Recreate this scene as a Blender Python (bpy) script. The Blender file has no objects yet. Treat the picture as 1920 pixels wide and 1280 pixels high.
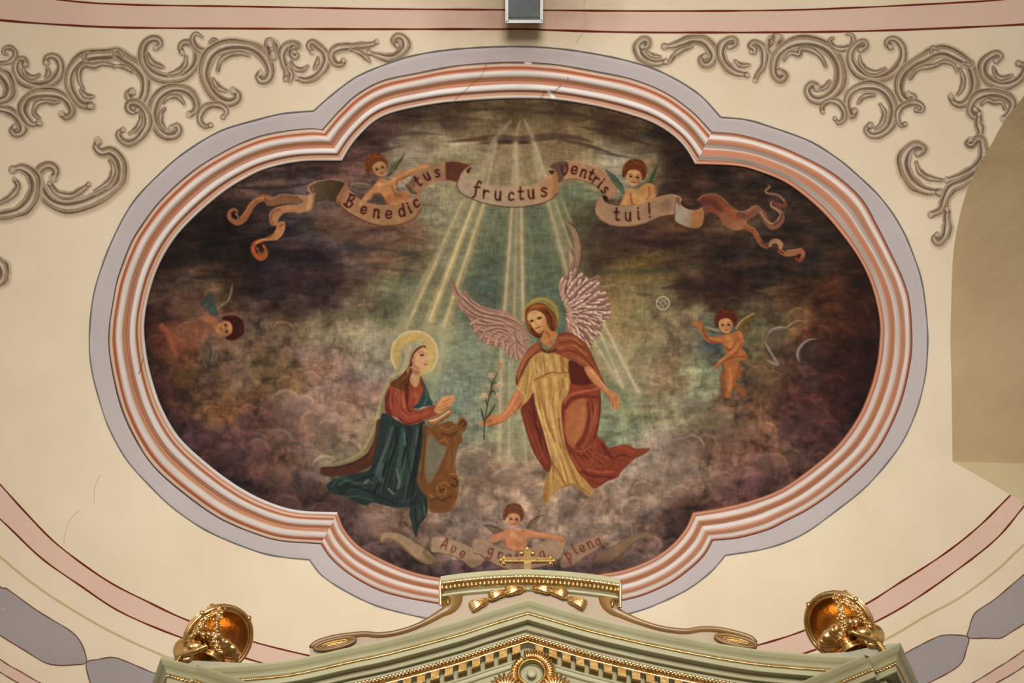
import bpy, bmesh, math, random
import numpy as np
from mathutils import Vector, Matrix
random.seed(7); rng = np.random.default_rng(7)
C = bpy.context.scene.collection
SC = bpy.context.scene
# ------------------------------------------------------------------ camera
W, H, LENS = 1920, 1280, 40.0
FPX = W * LENS / 36.0
PITCH = math.radians(40.0)
CAM = np.array([0.0, 0.0, 1.6])
cam_d = bpy.data.cameras.new('camera'); cam_d.lens = LENS; cam_d.sensor_width = 36.0
cam = bpy.data.objects.new('camera', cam_d); C.objects.link(cam)
cam.location = CAM; cam.rotation_euler = (math.pi/2 + PITCH, 0, 0)
SC.camera = cam
cam_d.clip_end = 200
# ------------------------------------------------------------------ world, light, exposure
SC.view_settings.view_transform = 'Standard'
SC.view_settings.look = 'None'
SC.view_settings.exposure = 0.0
SC.view_settings.gamma = 1.0
SC.view_settings.use_curve_mapping = False
wd = bpy.data.worlds.new('church_interior'); SC.world = wd; wd.use_nodes = True
wn = wd.node_tree; wn.nodes.clear()
wo = wn.nodes.new('ShaderNodeOutputWorld'); wb = wn.nodes.new('ShaderNodeBackground')
wt = wn.nodes.new('ShaderNodeTexCoord'); ws = wn.nodes.new('ShaderNodeSeparateXYZ')
wr = wn.nodes.new('ShaderNodeValToRGB'); wm = wn.nodes.new('ShaderNodeMapRange')
wn.links.new(wt.outputs['Generated'], ws.inputs[0])
wn.links.new(ws.outputs['Z'], wm.inputs['Value']); wm.inputs['From Min'].default_value = -1; wm.inputs['From Max'].default_value = 1
wn.links.new(wm.outputs[0], wr.inputs[0])
e = wr.color_ramp.elements
e[0].position = 0.0; e[0].color = (0.15, 0.13, 0.10, 1)
e[1].position = 1.0; e[1].color = (0.42, 0.38, 0.33, 1)
m_ = e.new(0.42); m_.color = (0.22, 0.185, 0.14, 1)
m_ = e.new(0.52); m_.color = (0.55, 0.50, 0.44, 1)
wn.links.new(wr.outputs[0], wb.inputs[0]); wb.inputs[1].default_value = 0.8
wn.links.new(wb.outputs[0], wo.inputs[0])
def area(name, loc, target, sx, sy, power, col):
    d = bpy.data.lights.new(name, 'AREA'); d.shape = 'RECTANGLE'; d.size = sx; d.size_y = sy
    d.energy = power; d.color = col
    o = bpy.data.objects.new(name, d); C.objects.link(o); o.location = loc
    o.rotation_euler = (Vector(target) - Vector(loc)).to_track_quat('-Z', 'Y').to_euler()
    return o
nw = area('nave_window_light', (0.4, -7.0, 4.2), (0.1, 8.2, 8.6), 4.5, 3.0, 365, (1.0, 0.97, 0.95)); nw.data.spread = math.radians(60)
area('side_fill_light', (-7.5, -1.5, 3.0), (0.5, 8.5, 7.5), 2.0, 3.0, 120, (1.0, 0.96, 0.9))  # unseen fill light added on the left for the right-hand recess
# ------------------------------------------------------------------ pixel ray -> place
def ray(x, y):
    x = np.asarray(x, float); y = np.asarray(y, float)
    cx = (x - W/2)/FPX; cy = -(y - H/2)/FPX
    cp, sp = math.cos(PITCH), math.sin(PITCH)
    # camera axes: right=(1,0,0), forward=(0,cp,sp), up=(0,-sp,cp)
    d = np.stack([cx, cp - cy*sp, sp + cy*cp], -1)
    return d/np.linalg.norm(d, axis=-1, keepdims=True)
VC = np.array([0.0, 4.5, 5.2]); VA = np.array([6.6, 6.0, 5.3])
def vault(x, y, off=0.0):
    """point where the line of sight through (x, y) meets the vault; off = metres towards the room"""
    d = ray(x, y); o = (CAM - VC)/VA; dd = d/VA
    a = (dd*dd).sum(-1); b = 2*(dd*o).sum(-1); c = (o*o).sum() - 1
    t = (-b + np.sqrt(np.maximum(b*b - 4*a*c, 0)))/(2*a)
    P = CAM + d*t[..., None]
    a2 = (dd[..., :2]**2).sum(-1); b2 = 2*(dd[..., :2]*o[:2]).sum(-1); c2 = (o[:2]**2).sum() - 1
    t2 = (-b2 + np.sqrt(np.maximum(b2*b2 - 4*a2*c2, 0)))/(2*a2)
    P2 = CAM + d*t2[..., None]
    low = (P[..., 2] < VC[2])[..., None]
    P = np.where(low, P2, P)
    N = (P - VC)/(VA*VA); N[..., 2] = np.where(P[..., 2] < VC[2], 0, N[..., 2])
    N = -N/np.linalg.norm(N, axis=-1, keepdims=True)
    off = np.asarray(off, float)
    return P + N*(off[..., None] if off.ndim else off)
def onY(x, y, Y):
    d = ray(x, y); t = (Y - CAM[1])/d[..., 1]
    return CAM + d*t[..., None]
def onZ(x, y, Z):
    d = ray(x, y); t = (Z - CAM[2])/d[..., 2]
    return CAM + d*t[..., None]
# ------------------------------------------------------------------ helpers
def s2l(c):
    c = np.asarray(c, float)
    return np.where(c <= 0.04045, c/12.92, ((c + 0.055)/1.055)**2.4)
def hx(h):
    h = h.lstrip('#'); return np.array([int(h[i:i+2], 16)/255 for i in (0, 2, 4)])
def rgb(*c): return np.array(c, float)/255
ALB = 0.86           # paint reflectance that reads as its own colour under the church light
def lin(c): return tuple(float(v) for v in s2l(c)*ALB) + (1.0,)
def mesh_np(name, V, F, mat=None, parent=None, cols=None, smooth=True, alpha=None):
    V = np.ascontiguousarray(V, np.float32).reshape(-1, 3); F = np.ascontiguousarray(F, np.int32)
    me = bpy.data.meshes.new(name); n = F.shape[1]
    me.vertices.add(len(V)); me.vertices.foreach_set('co', V.ravel())
    me.loops.add(F.size); me.loops.foreach_set('vertex_index', F.ravel())
    me.polygons.add(len(F)); me.polygons.foreach_set('loop_start', np.arange(0, F.size, n, dtype=np.int32))
    me.polygons.foreach_set('loop_total', np.full(len(F), n, np.int32))
    me.polygons.foreach_set('use_smooth', np.full(len(F), smooth, bool))
    me.update(calc_edges=True)
    if cols is not None:
        at = me.color_attributes.new('paint', 'FLOAT_COLOR', 'POINT')
        c4 = np.ones((len(V), 4), np.float32); c4[:, :3] = s2l(np.clip(cols.reshape(-1, 3), 0, 1))*ALB
        if alpha is not None: c4[:, 3] = alpha.ravel()
        at.data.foreach_set('color', c4.ravel())
    if mat: me.materials.append(mat)
    o = bpy.data.objects.new(name, me); C.objects.link(o)
    if parent: o.parent = parent
    return o
def tag(o, label=None, cat=None, group=None, kind=None):
    for k, v in (('label', label), ('category', cat), ('group', group), ('kind', kind)):
        if v: o[k] = v
    return o
def empty(name, loc, label, cat, group=None):
    o = bpy.data.objects.new(name, None); C.objects.link(o); o.location = loc; o.empty_display_size = 0.1
    return tag(o, label, cat, group)
def keep(o, parent):
    o.parent = parent; o.matrix_parent_inverse = Matrix.Translation(parent.location).inverted(); return o
def grid_faces(nu, nv, closed=False):
    i = np.arange(nu - (0 if closed else 1))[:, None]; j = np.arange(nv-1)[None]
    i2 = (i+1) % nu
    return np.stack([i*nv+j, i2*nv+j, i2*nv+j+1, i*nv+j+1], -1).reshape(-1, 4)
def cr(pts, closed=False, step=2.0):
    """Catmull-Rom through points (any dimension)"""
    p = np.asarray(pts, float); n = len(p)
    if n < 3 and not closed:
        k = max(2, int(np.linalg.norm(p[1]-p[0])/step)+1); t = np.linspace(0, 1, k)[:, None]
        return p[0]*(1-t)+p[1]*t
    if closed: q = np.vstack([p[-1], p, p[0], p[1]]); m = n
    else: q = np.vstack([2*p[0]-p[1], p, 2*p[-1]-p[-2]]); m = n-1
    out = []
    for i in range(m):
        a, b, c, d = q[i:i+4]; k = max(2, int(np.linalg.norm(c[:2]-b[:2])/step)+1)
        t = np.linspace(0, 1, k, endpoint=False)[:, None]
        out.append(.5*((2*b)+(c-a)*t+(2*a-5*b+4*c-d)*t*t+(3*b-a-3*c+d)*t**3))
    if not closed: out.append(p[-1:])
    return np.vstack(out)
def resample(p, n):
    d = np.r_[0, np.cumsum(np.linalg.norm(np.diff(p[:, :2], axis=0), axis=1))]
    t = np.linspace(0, d[-1], n)
    return np.stack([np.interp(t, d, p[:, k]) for k in range(p.shape[1])], -1)
# ------------------------------------------------------------------ materials
def newmat(name):
    m = bpy.data.materials.new(name); m.use_nodes = True
    nt = m.node_tree; b = nt.nodes['Principled BSDF']; return m, nt, b
def N(nt, t, **kw):
    n = nt.nodes.new(t)
    for k, v in kw.items(): setattr(n, k, v)
    return n
def mixc(nt, fac, a, b, mode='MIX'):
    n = N(nt, 'ShaderNodeMix', data_type='RGBA', blend_type=mode)
    for s, v in ((n.inputs[0], fac), (n.inputs[6], a), (n.inputs[7], b)):
        if hasattr(v, 'links') or isinstance(v, bpy.types.NodeSocket): nt.links.new(v, s)
        else: s.default_value = v
    return n.outputs[2]
SOOT = vault(np.array(975.), np.array(5.))
def soot(nt, col):
    """candle and lamp soot that has settled on the plaster around the floodlight"""
    g = N(nt, 'ShaderNodeNewGeometry'); mp = N(nt, 'ShaderNodeMapping'); mp.vector_type = 'POINT'
    nt.links.new(g.outputs['Position'], mp.inputs[0])
    mp.inputs['Location'].default_value = (-SOOT[0]*1.0, -SOOT[1]*1.25, -SOOT[2]*1.25); mp.inputs['Scale'].default_value = (1.0, 1.25, 1.25)
    ln = N(nt, 'ShaderNodeVectorMath', operation='LENGTH'); nt.links.new(mp.outputs[0], ln.inputs[0])
    nz = N(nt, 'ShaderNodeTexNoise'); nz.inputs['Scale'].default_value = 2.5; nz.inputs['Detail'].default_value = 4
    nt.links.new(g.outputs['Position'], nz.inputs['Vector'])
    ad = N(nt, 'ShaderNodeMath', operation='MULTIPLY_ADD'); nt.links.new(nz.outputs['Fac'], ad.inputs[0]); ad.inputs[1].default_value = 0.7
    nt.links.new(ln.outputs['Value'], ad.inputs[2])
    mr = N(nt, 'ShaderNodeMapRange', interpolation_type='SMOOTHSTEP'); nt.links.new(ad.outputs[0], mr.inputs[0])
    mr.inputs['From Min'].default_value = 0.3; mr.inputs['From Max'].default_value = 1.45
    mr.inputs['To Min'].default_value = 0.85; mr.inputs['To Max'].default_value = 0.0
    return mixc(nt, mr.outputs[0], col, (0.42, 0.34, 0.27, 1), 'MULTIPLY')
def mottled(nt, c1, c2, scale=1.3, detail=5):
    g = N(nt, 'ShaderNodeNewGeometry'); nz = N(nt, 'ShaderNodeTexNoise')
    nz.inputs['Scale'].default_value = scale; nz.inputs['Detail'].default_value = detail
    nt.links.new(g.outputs['Position'], nz.inputs['Vector'])
    mr = N(nt, 'ShaderNodeMapRange'); nt.links.new(nz.outputs['Fac'], mr.inputs[0])
    mr.inputs['From Min'].default_value = .35; mr.inputs['From Max'].default_value = .65
    return mixc(nt, mr.outputs[0], c1, c2)
def bump(nt, b, scale, dist, strength=0.5):
    g = N(nt, 'ShaderNodeNewGeometry'); nz = N(nt, 'ShaderNodeTexNoise'); nz.inputs['Scale'].default_value = scale
    nz.inputs['Detail'].default_value = 4
    nt.links.new(g.outputs['Position'], nz.inputs['Vector'])
    bp = N(nt, 'ShaderNodeBump'); bp.inputs['Strength'].default_value = strength; bp.inputs['Distance'].default_value = dist
    nt.links.new(nz.outputs['Fac'], bp.inputs['Height']); nt.links.new(bp.outputs[0], b.inputs['Normal'])
CREAM1, CREAM2 = lin(rgb(237, 220, 190)), lin(rgb(231, 212, 181))
def plaster(name, c1, c2, bumpy=0.004, sooty=True, rough=.85):
    m, nt, b = newmat(name); c = mottled(nt, c1, c2)
    if sooty: c = soot(nt, c)
    nt.links.new(c, b.inputs['Base Color']); b.inputs['Roughness'].default_value = rough
    b.inputs['Specular IOR Level'].default_value = .2
    bump(nt, b, 9, bumpy, .35)
    return m
M_CREAM = plaster('cream_plaster', CREAM1, CREAM2)
M_PINK = plaster('pink_limewash', lin(rgb(228, 196, 174)), lin(rgb(223, 189, 168)))
M_LAV = plaster('lavender_limewash', lin(rgb(196, 185, 182)), lin(rgb(189, 178, 176)))
M_LAV2 = plaster('grey_lavender_limewash', lin(rgb(168, 158, 154)), lin(rgb(160, 152, 150)))
M_RED = plaster('dark_red_line', lin(rgb(120, 38, 24)), lin(rgb(108, 32, 22)), 0)
M_BROWN = plaster('brown_line', lin(rgb(125, 82, 66)), lin(rgb(115, 74, 60)), 0)
M_SLATE = plaster('slate_line', lin(rgb(118, 116, 112)), lin(rgb(104, 104, 102)), 0)
M_REVEAL_SHADE = plaster('shaded_reveal_plaster', lin(rgb(196, 170, 130)), lin(rgb(184, 158, 118)), .02)  # cream plaster darkened to tan: the reveal's weaker light put into its colour
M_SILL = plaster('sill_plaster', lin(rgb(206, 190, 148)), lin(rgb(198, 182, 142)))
M_BEAD = plaster('olive_bead_plaster', lin(rgb(208, 190, 144)), lin(rgb(199, 180, 134)))
def paintmat(name, decal=False, sooty=True, bumpd=.0015):
    m, nt, b = newmat(name)
    a = N(nt, 'ShaderNodeAttribute', attribute_name='paint'); c = a.outputs['Color']
    if decal: c = mixc(nt, a.outputs['Alpha'], mottled(nt, CREAM1, CREAM2), c)
    if sooty: c = soot(nt, c)
    nt.links.new(c, b.inputs['Base Color']); b.inputs['Roughness'].default_value = .8
    b.inputs['Specular IOR Level'].default_value = .2
    bump(nt, b, 30, bumpd, .3)
    return m
M_PAINT = paintmat('fresco_paint', sooty=False)
M_STRIPE = paintmat('striped_moulding_paint')
M_DECAL = paintmat('scrollwork_paint', decal=True)
# ------------------------------------------------------------------ noise + canvas
def vnoise(h, w, sy, sx, seed):
    r = np.random.default_rng(seed); gy, gx = int(h/sy)+3, int(w/sx)+3
    g = r.random((gy, gx)); y = np.arange(h)/sy; x = np.arange(w)/sx
    yi = y.astype(int); xi = x.astype(int); fy = y-yi; fx = x-xi
    fy = fy*fy*(3-2*fy); fx = fx*fx*(3-2*fx)
    a = g[yi][:, xi]; b = g[yi][:, xi+1]; c = g[yi+1][:, xi]; d = g[yi+1][:, xi+1]
    fx = fx[None]; fy = fy[:, None]
    return (a*(1-fx)+b*fx)*(1-fy)+(c*(1-fx)+d*fx)*fy
def fbm(h, w, sy, sx, seed, octs=4, gain=.55):
    o = np.zeros((h, w)); amp = 1; tot = 0
    for k in range(octs):
        o += amp*vnoise(h, w, max(sy/2**k, 1.01), max(sx/2**k, 1.01), seed+k*17); tot += amp; amp *= gain
    return o/tot*2-1
def gblur(a, s):
    if s < .25: return a
    r = int(math.ceil(s*2.6)); k = np.exp(-np.arange(-r, r+1)**2/(2*s*s)); k /= k.sum()
    for ax in (0, 1):
        pad = [(r, r) if i == ax else (0, 0) for i in range(2)]
        p = np.pad(a, pad, mode='constant'); o = np.zeros_like(a)
        for i, kv in enumerate(k):
            o += kv*(p[i:i+a.shape[0]] if ax == 0 else p[:, i:i+a.shape[1]])
        a = o
    return a
class Canvas:
    def __init__(s, x0, y0, x1, y1, sc):
        s.x0, s.y0, s.sc = x0, y0, sc; s.w = int((x1-x0)*sc)+1; s.h = int((y1-y0)*sc)+1
        s.c = np.zeros((s.h, s.w, 3)); s.a = np.zeros((s.h, s.w)); s.id = np.zeros((s.h, s.w), int)
        s.reg = None; s.clip = None; s.last = None; s.T = None
    def tp(s, pts):
        p = np.array(pts, float)
        return p
    def apply(s, cov, ix, iy, col, a=1, g=None):
        h, w = cov.shape; y0 = max(iy, 0); x0 = max(ix, 0); y1 = min(iy+h, s.h); x1 = min(ix+w, s.w)
        if y1 <= y0 or x1 <= x0: return
        cv = cov[y0-iy:y1-iy, x0-ix:x1-ix]
        if s.clip is not None: cv = cv*s.clip[y0:y1, x0:x1]
        col = np.asarray(col, float)
        if g is not None:
            c2, p0, p1 = g; p0 = np.array(p0, float); p1 = np.array(p1, float); dv = p1-p0
            X = s.x0+np.arange(x0, x1)/s.sc; Y = s.y0+np.arange(y0, y1)/s.sc
            t = ((X[None]-p0[0])*dv[0]+(Y[:, None]-p0[1])*dv[1])/(dv@dv); t = np.clip(t, 0, 1)[..., None]
            col = col*(1-t)+np.asarray(c2)*t
        k = (cv*a)[..., None]
        s.c[y0:y1, x0:x1] = s.c[y0:y1, x0:x1]*(1-k)+col*k
        s.a[y0:y1, x0:x1] += (1-s.a[y0:y1, x0:x1])*k[..., 0]
        if s.reg is not None:
            s.id[y0:y1, x0:x1][cv > .5] = s.reg
    def mask(s, pts, soft=.8, smooth=True):
        p = cr(pts, True, 3) if smooth else np.array(pts, float)
        q = np.stack([(p[:, 0]-s.x0)*s.sc, (p[:, 1]-s.y0)*s.sc], -1); so = soft*s.sc
        m = int(so*3)+2; ix = int(math.floor(q[:, 0].min()))-m; iy = int(math.floor(q[:, 1].min()))-m
        w = int(q[:, 0].max())+m-ix+1; h = int(q[:, 1].max())+m-iy+1; S = 2
        acc = np.zeros((h*S, w*S+1), np.int32); qx = (q[:, 0]-ix)*S; qy = (q[:, 1]-iy)*S
        for i in range(len(q)):
            xa, ya, xb, yb = qx[i-1], qy[i-1], qx[i], qy[i]
            if ya == yb: continue
            if ya > yb: xa, ya, xb, yb = xb, yb, xa, ya
            r = np.arange(int(math.ceil(ya-.5)), int(math.ceil(yb-.5)))
            r = r[(r >= 0) & (r < h*S)]
            if len(r) == 0: continue
            xi = xa+(r+.5-ya)/(yb-ya)*(xb-xa); xi = np.clip(np.ceil(xi-.5).astype(int), 0, w*S)
            np.add.at(acc, (r, xi), 1)
        f = (np.cumsum(acc, 1)[:, :-1] % 2).astype(float)
        f = f.reshape(h, S, w, S).mean((1, 3))
        return gblur(f, so*.6), ix, iy
    def poly(s, pts, col, a=1, soft=.8, smooth=True, g=None):
        cov, ix, iy = s.mask(pts, soft, smooth); s.apply(cov, ix, iy, col, a, g); return (cov, ix, iy)
    def setclip(s, m):
        if m is None: s.clip = None; return
        cov, ix, iy = m; full = np.zeros((s.h, s.w)); h, w = cov.shape
        y0 = max(iy, 0); x0 = max(ix, 0); y1 = min(iy+h, s.h); x1 = min(ix+w, s.w)
        full[y0:y1, x0:x1] = cov[y0-iy:y1-iy, x0-ix:x1-ix]; s.clip = full
    def stroke(s, pts, wd, col, a=1, soft=.7, smooth=True, g=None):
        p = np.array(pts, float)
        if np.isscalar(wd): ww = np.full(len(p), float(wd))
        elif len(wd) == len(p): ww = np.array(wd, float)
        else: ww = np.interp(np.linspace(0, 1, len(p)), np.linspace(0, 1, len(wd)), wd)
        p = np.column_stack([p, ww]); p = cr(p, False, 2.5) if smooth and len(p) > 2 else p
        q = np.column_stack([(p[:, 0]-s.x0)*s.sc, (p[:, 1]-s.y0)*s.sc, np.maximum(p[:, 2], .2)*s.sc/2]); so = max(soft*s.sc, .35)
        m = int(q[:, 2].max()+so*2)+2; ix = int(q[:, 0].min())-m; iy = int(q[:, 1].min())-m
        w = int(q[:, 0].max())+m-ix+1; h = int(q[:, 1].max())+m-iy+1; cov = np.zeros((h, w))
        for i in range(len(q)-1):
            ax, ay, ar = q[i]; bx, by, br = q[i+1]; mm = int(max(ar, br)+so*2)+2
            X0 = max(int(min(ax, bx))-mm-ix, 0); X1 = min(int(max(ax, bx))+mm-ix+1, w)
            Y0 = max(int(min(ay, by))-mm-iy, 0); Y1 = min(int(max(ay, by))+mm-iy+1, h)
            if X1 <= X0 or Y1 <= Y0: continue
            X = (np.arange(X0, X1)+ix-ax)[None]; Y = (np.arange(Y0, Y1)+iy-ay)[:, None]
            dx, dy = bx-ax, by-ay; L = dx*dx+dy*dy+1e-9; t = np.clip((X*dx+Y*dy)/L, 0, 1)
            d = np.hypot(X-t*dx, Y-t*dy); r = ar+(br-ar)*t
            cv = np.clip((r-d)/(so*1.3)+.5, 0, 1)*np.minimum(1, r/so*1.2+.15)
            sub = cov[Y0:Y1, X0:X1]; np.maximum(sub, cv, out=sub)
        s.apply(cov, ix, iy, col, a, g)
    def blob(s, x, y, rx, ry, col, a=1, rot=0, hard=1.0):
        cx, cy = (x-s.x0)*s.sc, (y-s.y0)*s.sc; R = max(rx, ry)*s.sc*1.5+2; ix, iy = int(cx-R), int(cy-R); n = int(2*R)+2
        X = (np.arange(n)+ix-cx)[None]; Y = (np.arange(n)+iy-cy)[:, None]; c_, s_ = math.cos(math.radians(rot)), math.sin(math.radians(rot))
        u = (X*c_+Y*s_)/(rx*s.sc); v = (-X*s_+Y*c_)/(ry*s.sc); r = u*u+v*v
        r_ = s.reg; 
        if hard <= 1.5: s.reg = None
        s.apply(np.exp(-(r**hard)*1.6), ix, iy, col, a); s.reg = r_
# ================================================================== THE PAINTING (pigment colours laid out on its own wall)
FS = 0.8
cv = Canvas(255, 170, 1665, 1105, FS)
BG = '''700,240,4a3530 760,217,453530 850,205,4d3f2f 960,200,54462f 1050,205,4f412e 1150,225,4a3b2a 1230,255,3a2b22 1285,290,2f211d
800,250,6a5f48 900,235,6b6045 1000,225,6f6448 1100,245,6e6244 1180,265,5f5138 1240,290,3f2f25 1280,320,33261f
700,290,54423c 760,285,85806a 850,280,8b866a 950,285,80785a 1050,282,75694c 1120,292,7b7356 1160,305,8a8f80 1210,305,736a52 1260,330,4a382c
560,310,4a3a33 620,325,4c3a36 680,335,5a4641 780,300,888670 860,320,878466 940,320,868062 1020,320,847c5b 1100,320,888262
470,345,3f3029 420,375,362a25 500,350,4b3f3c 560,345,5b5050 350,440,2b221e
1340,330,4a382c 1400,340,463529 1450,360,3a312a 1500,390,3a2f28 1560,430,362c25
370,420,2e241f 430,430,352925 500,410,3f3532 560,420,4a4240 620,420,56463c 700,440,60483b 760,440,6c5342 820,400,77785f 880,420,6c755e 930,430,5f6b55 1020,430,586450 1080,380,5f6e54 1100,430,57553a 1140,430,42312a 1200,430,46332a 1260,420,5a3f2c 1330,430,4b3728 1400,440,443427 1460,430,3c352b 1530,430,393128
320,490,2d241f 380,480,2c221e 450,480,2d2320 520,470,302729 600,480,393034 660,470,47413f 720,460,65503f 780,480,6b654c 840,470,6b7560 900,490,535f4c 930,520,4e5d4d 1010,480,57664f 1040,530,536450 1120,480,4a3b29 1170,495,5d4f2a 1220,490,56492a 1290,480,413829 1370,480,3d3129 1440,490,3a2f28 1510,480,362d26 1580,500,3a281d
300,540,45332a 350,530,5e4a3a 400,540,584636 450,520,33241f 520,550,312529 600,550,3c2e2d 660,560,50453a 720,560,5f6049 780,560,676d54 880,560,56604d 920,580,4a594d 1030,560,506150 1170,540,6e6340 1220,540,686144 1290,530,46392c 1350,520,33241f 1420,540,3a2d26 1500,550,45301f 1560,540,4b2e1d 1620,560,2f1e19
290,620,40271e 330,640,7a4a38 380,620,6a5040 480,620,54473b 540,590,5a503f 600,610,6e6750 660,600,746f56 710,640,7c7d6a 830,640,788268 880,660,6a7a66 940,660,74785f 1170,600,80744e 1200,650,86805f 1260,600,7a6f50 1290,640,7f7458 1335,640,505a4e 1430,600,56533e 1480,590,66583f 1530,600,5c3d27 1590,600,482b1e 1630,620,2c1a19
290,690,3c2521 340,700,5a4228 400,690,564538 460,680,5f5142 520,700,69573c 580,680,7c6657 640,700,7f6f60 690,740,80675a 700,690,85806f 860,720,6c7c6a 890,760,6a7a68 940,740,7b8068 1160,760,717e62 1200,720,80795c 1260,700,807156 1310,720,7f8a6c 1440,690,5c4f37 1500,680,4d392d 1560,700,41241f 1610,700,2e1a1b
320,760,472f2b 370,740,5e4733 420,760,6b4c2e 480,780,5d4238 540,790,775e50 590,780,86715f 640,770,7a6555 670,800,807564 860,800,707c68 940,820,868a6e 1170,820,6d7d62 1230,790,7a7c60 1290,770,7f8468 1330,790,6d644c 1380,770,5f4c3a 1440,760,6d5138 1500,760,452e2a 1560,770,4a2e29 1600,760,301d1f
380,840,4b3233 430,830,5d4443 480,860,654840 530,880,6b5346 580,850,6f5b50 620,850,7a725e 660,860,76705a 870,860,7d755f 930,880,8c7a66 970,900,8e7c68 1200,860,8d8270 1240,840,938a78 1290,850,7b6b57 1340,830,5f493a 1390,860,7f6252 1440,850,785949 1500,850,55403a 1550,830,4a3231
450,900,432f2f 500,920,473231 560,930,5b4640 620,945,4a3836 680,960,7a6658 740,984,84705f 800,960,806e5e 860,950,80705c 910,940,93826d 1000,940,9a8a76 1060,960,8d7a68 1120,950,8b7b68 1180,930,8f7f6b 1240,920,85745f 1300,910,75604f 1360,920,6a4e47 1420,910,5c4244 1470,890,644844
660,995,453432 700,1000,6a5750 740,1040,50403f 800,1010,7a6a5c 860,1000,85766a 930,1000,8b7c6d 1000,1000,8a7c70 1080,1000,8a7a6a 1150,990,8d7d6d 1210,1000,7a6558 1260,990,503c39 1280,970,46332f 1180,1045,68544e 1120,1065,584648 1000,1075,574749 880,1065,584849 800,1065,483a3e'''
pts = [t.split(',') for t in BG.split()]
BX = np.array([float(p[0]) for p in pts]); BY = np.array([float(p[1]) for p in pts]); BC = np.array([hx(p[2]) for p in pts])
def background():
    wx = fbm(cv.h, cv.w, 42, 60, 3, 4)*34+fbm(cv.h, cv.w, 14, 18, 4, 2)*8; wy = fbm(cv.h, cv.w, 30, 60, 5, 4)*28+fbm(cv.h, cv.w, 12, 16, 6, 2)*7
    st = 5.0; gx = np.arange(cv.x0-60, 1740, st); gy = np.arange(cv.y0-60, 1180, st)
    X, Y = np.meshgrid(gx, gy); num = np.zeros(X.shape+(3,)); den = np.zeros(X.shape)
    for x, y, c in zip(BX, BY, BC):
        w = np.exp(-(((X-x)/31)**2+((Y-y)/27)**2)/1.2)+1e-9/((X-x)**2+(Y-y)**2+10); num += w[..., None]*c; den += w
    F = num/den[..., None]
    px = cv.x0+np.arange(cv.w)/FS; py = cv.y0+np.arange(cv.h)/FS
    U = np.clip((px[None]+wx-gx[0])/st, 0, len(gx)-2.01); V = np.clip((py[:, None]+wy-gy[0])/st, 0, len(gy)-2.01)
    ui = U.astype(int); vi = V.astype(int); fu = (U-ui)[..., None]; fv = (V-vi)[..., None]
    c = (F[vi, ui]*(1-fu)+F[vi, ui+1]*fu)*(1-fv)+(F[vi+1, ui]*(1-fu)+F[vi+1, ui+1]*fu)*fv
    yy = py[:, None]; xx = px[None]
    streak = fbm(cv.h, cv.w, 13, 42, 21, 5, .62)+.5*fbm(cv.h, cv.w, 30, 70, 23, 4)
    b0 = np.abs(fbm(cv.h, cv.w, 46, 52, 31, 4, .5)); b1 = np.abs(fbm(cv.h, cv.w, 20, 24, 35, 4, .5)); puff = (np.minimum(b0*3.0, 1)**.6-.6)*.55+(np.minimum(b1*3.0, 1)**.6-.6)*.42+.62*fbm(cv.h, cv.w, 14, 15, 33, 4, .6)
    up = 1/(1+np.exp((yy-560)/50)); n = streak*up*1.1+puff*(1-up)+.25*puff*up
    mid = np.exp(-((xx-980)/260)**2)*(1/(1+np.exp((yy-850)/30)))
    amp = .60*(1-.78*mid)
    c = c*1.06*(1+np.clip(amp*n, -.5, .7))[..., None]
    hue = fbm(cv.h, cv.w, 22, 46, 41, 4)*(1-.6*mid)
    c = c+hue[..., None]*np.array([.032, .0, -.026])+fbm(cv.h, cv.w, 26, 40, 51, 3)[..., None]*np.array([-.012, .008, .012])
    c = c*np.array([1.03, .965, .885]); L_ = c.mean(-1, keepdims=True); c = c*(.80+.20*np.clip((L_-.12)/.22, 0, 1)); c = c*(1-.13*(1/(1+np.exp(-(yy-850)/30)))-.10*np.exp(-((xx-1240)/90)**2)*np.exp(-((yy-660)/80)**2))[..., None]; hat = fbm(cv.h, cv.w, 2.2, 9, 71, 2)+fbm(cv.h, cv.w, 9, 2.2, 73, 2); c = c*(1+.11*hat)[..., None]
    cv.c[:] = np.clip(c, .04, 1)
background()
def K(*c): return rgb(*c)
def jit(n, s): return (rng.random(n)-.5)*2*s
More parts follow.
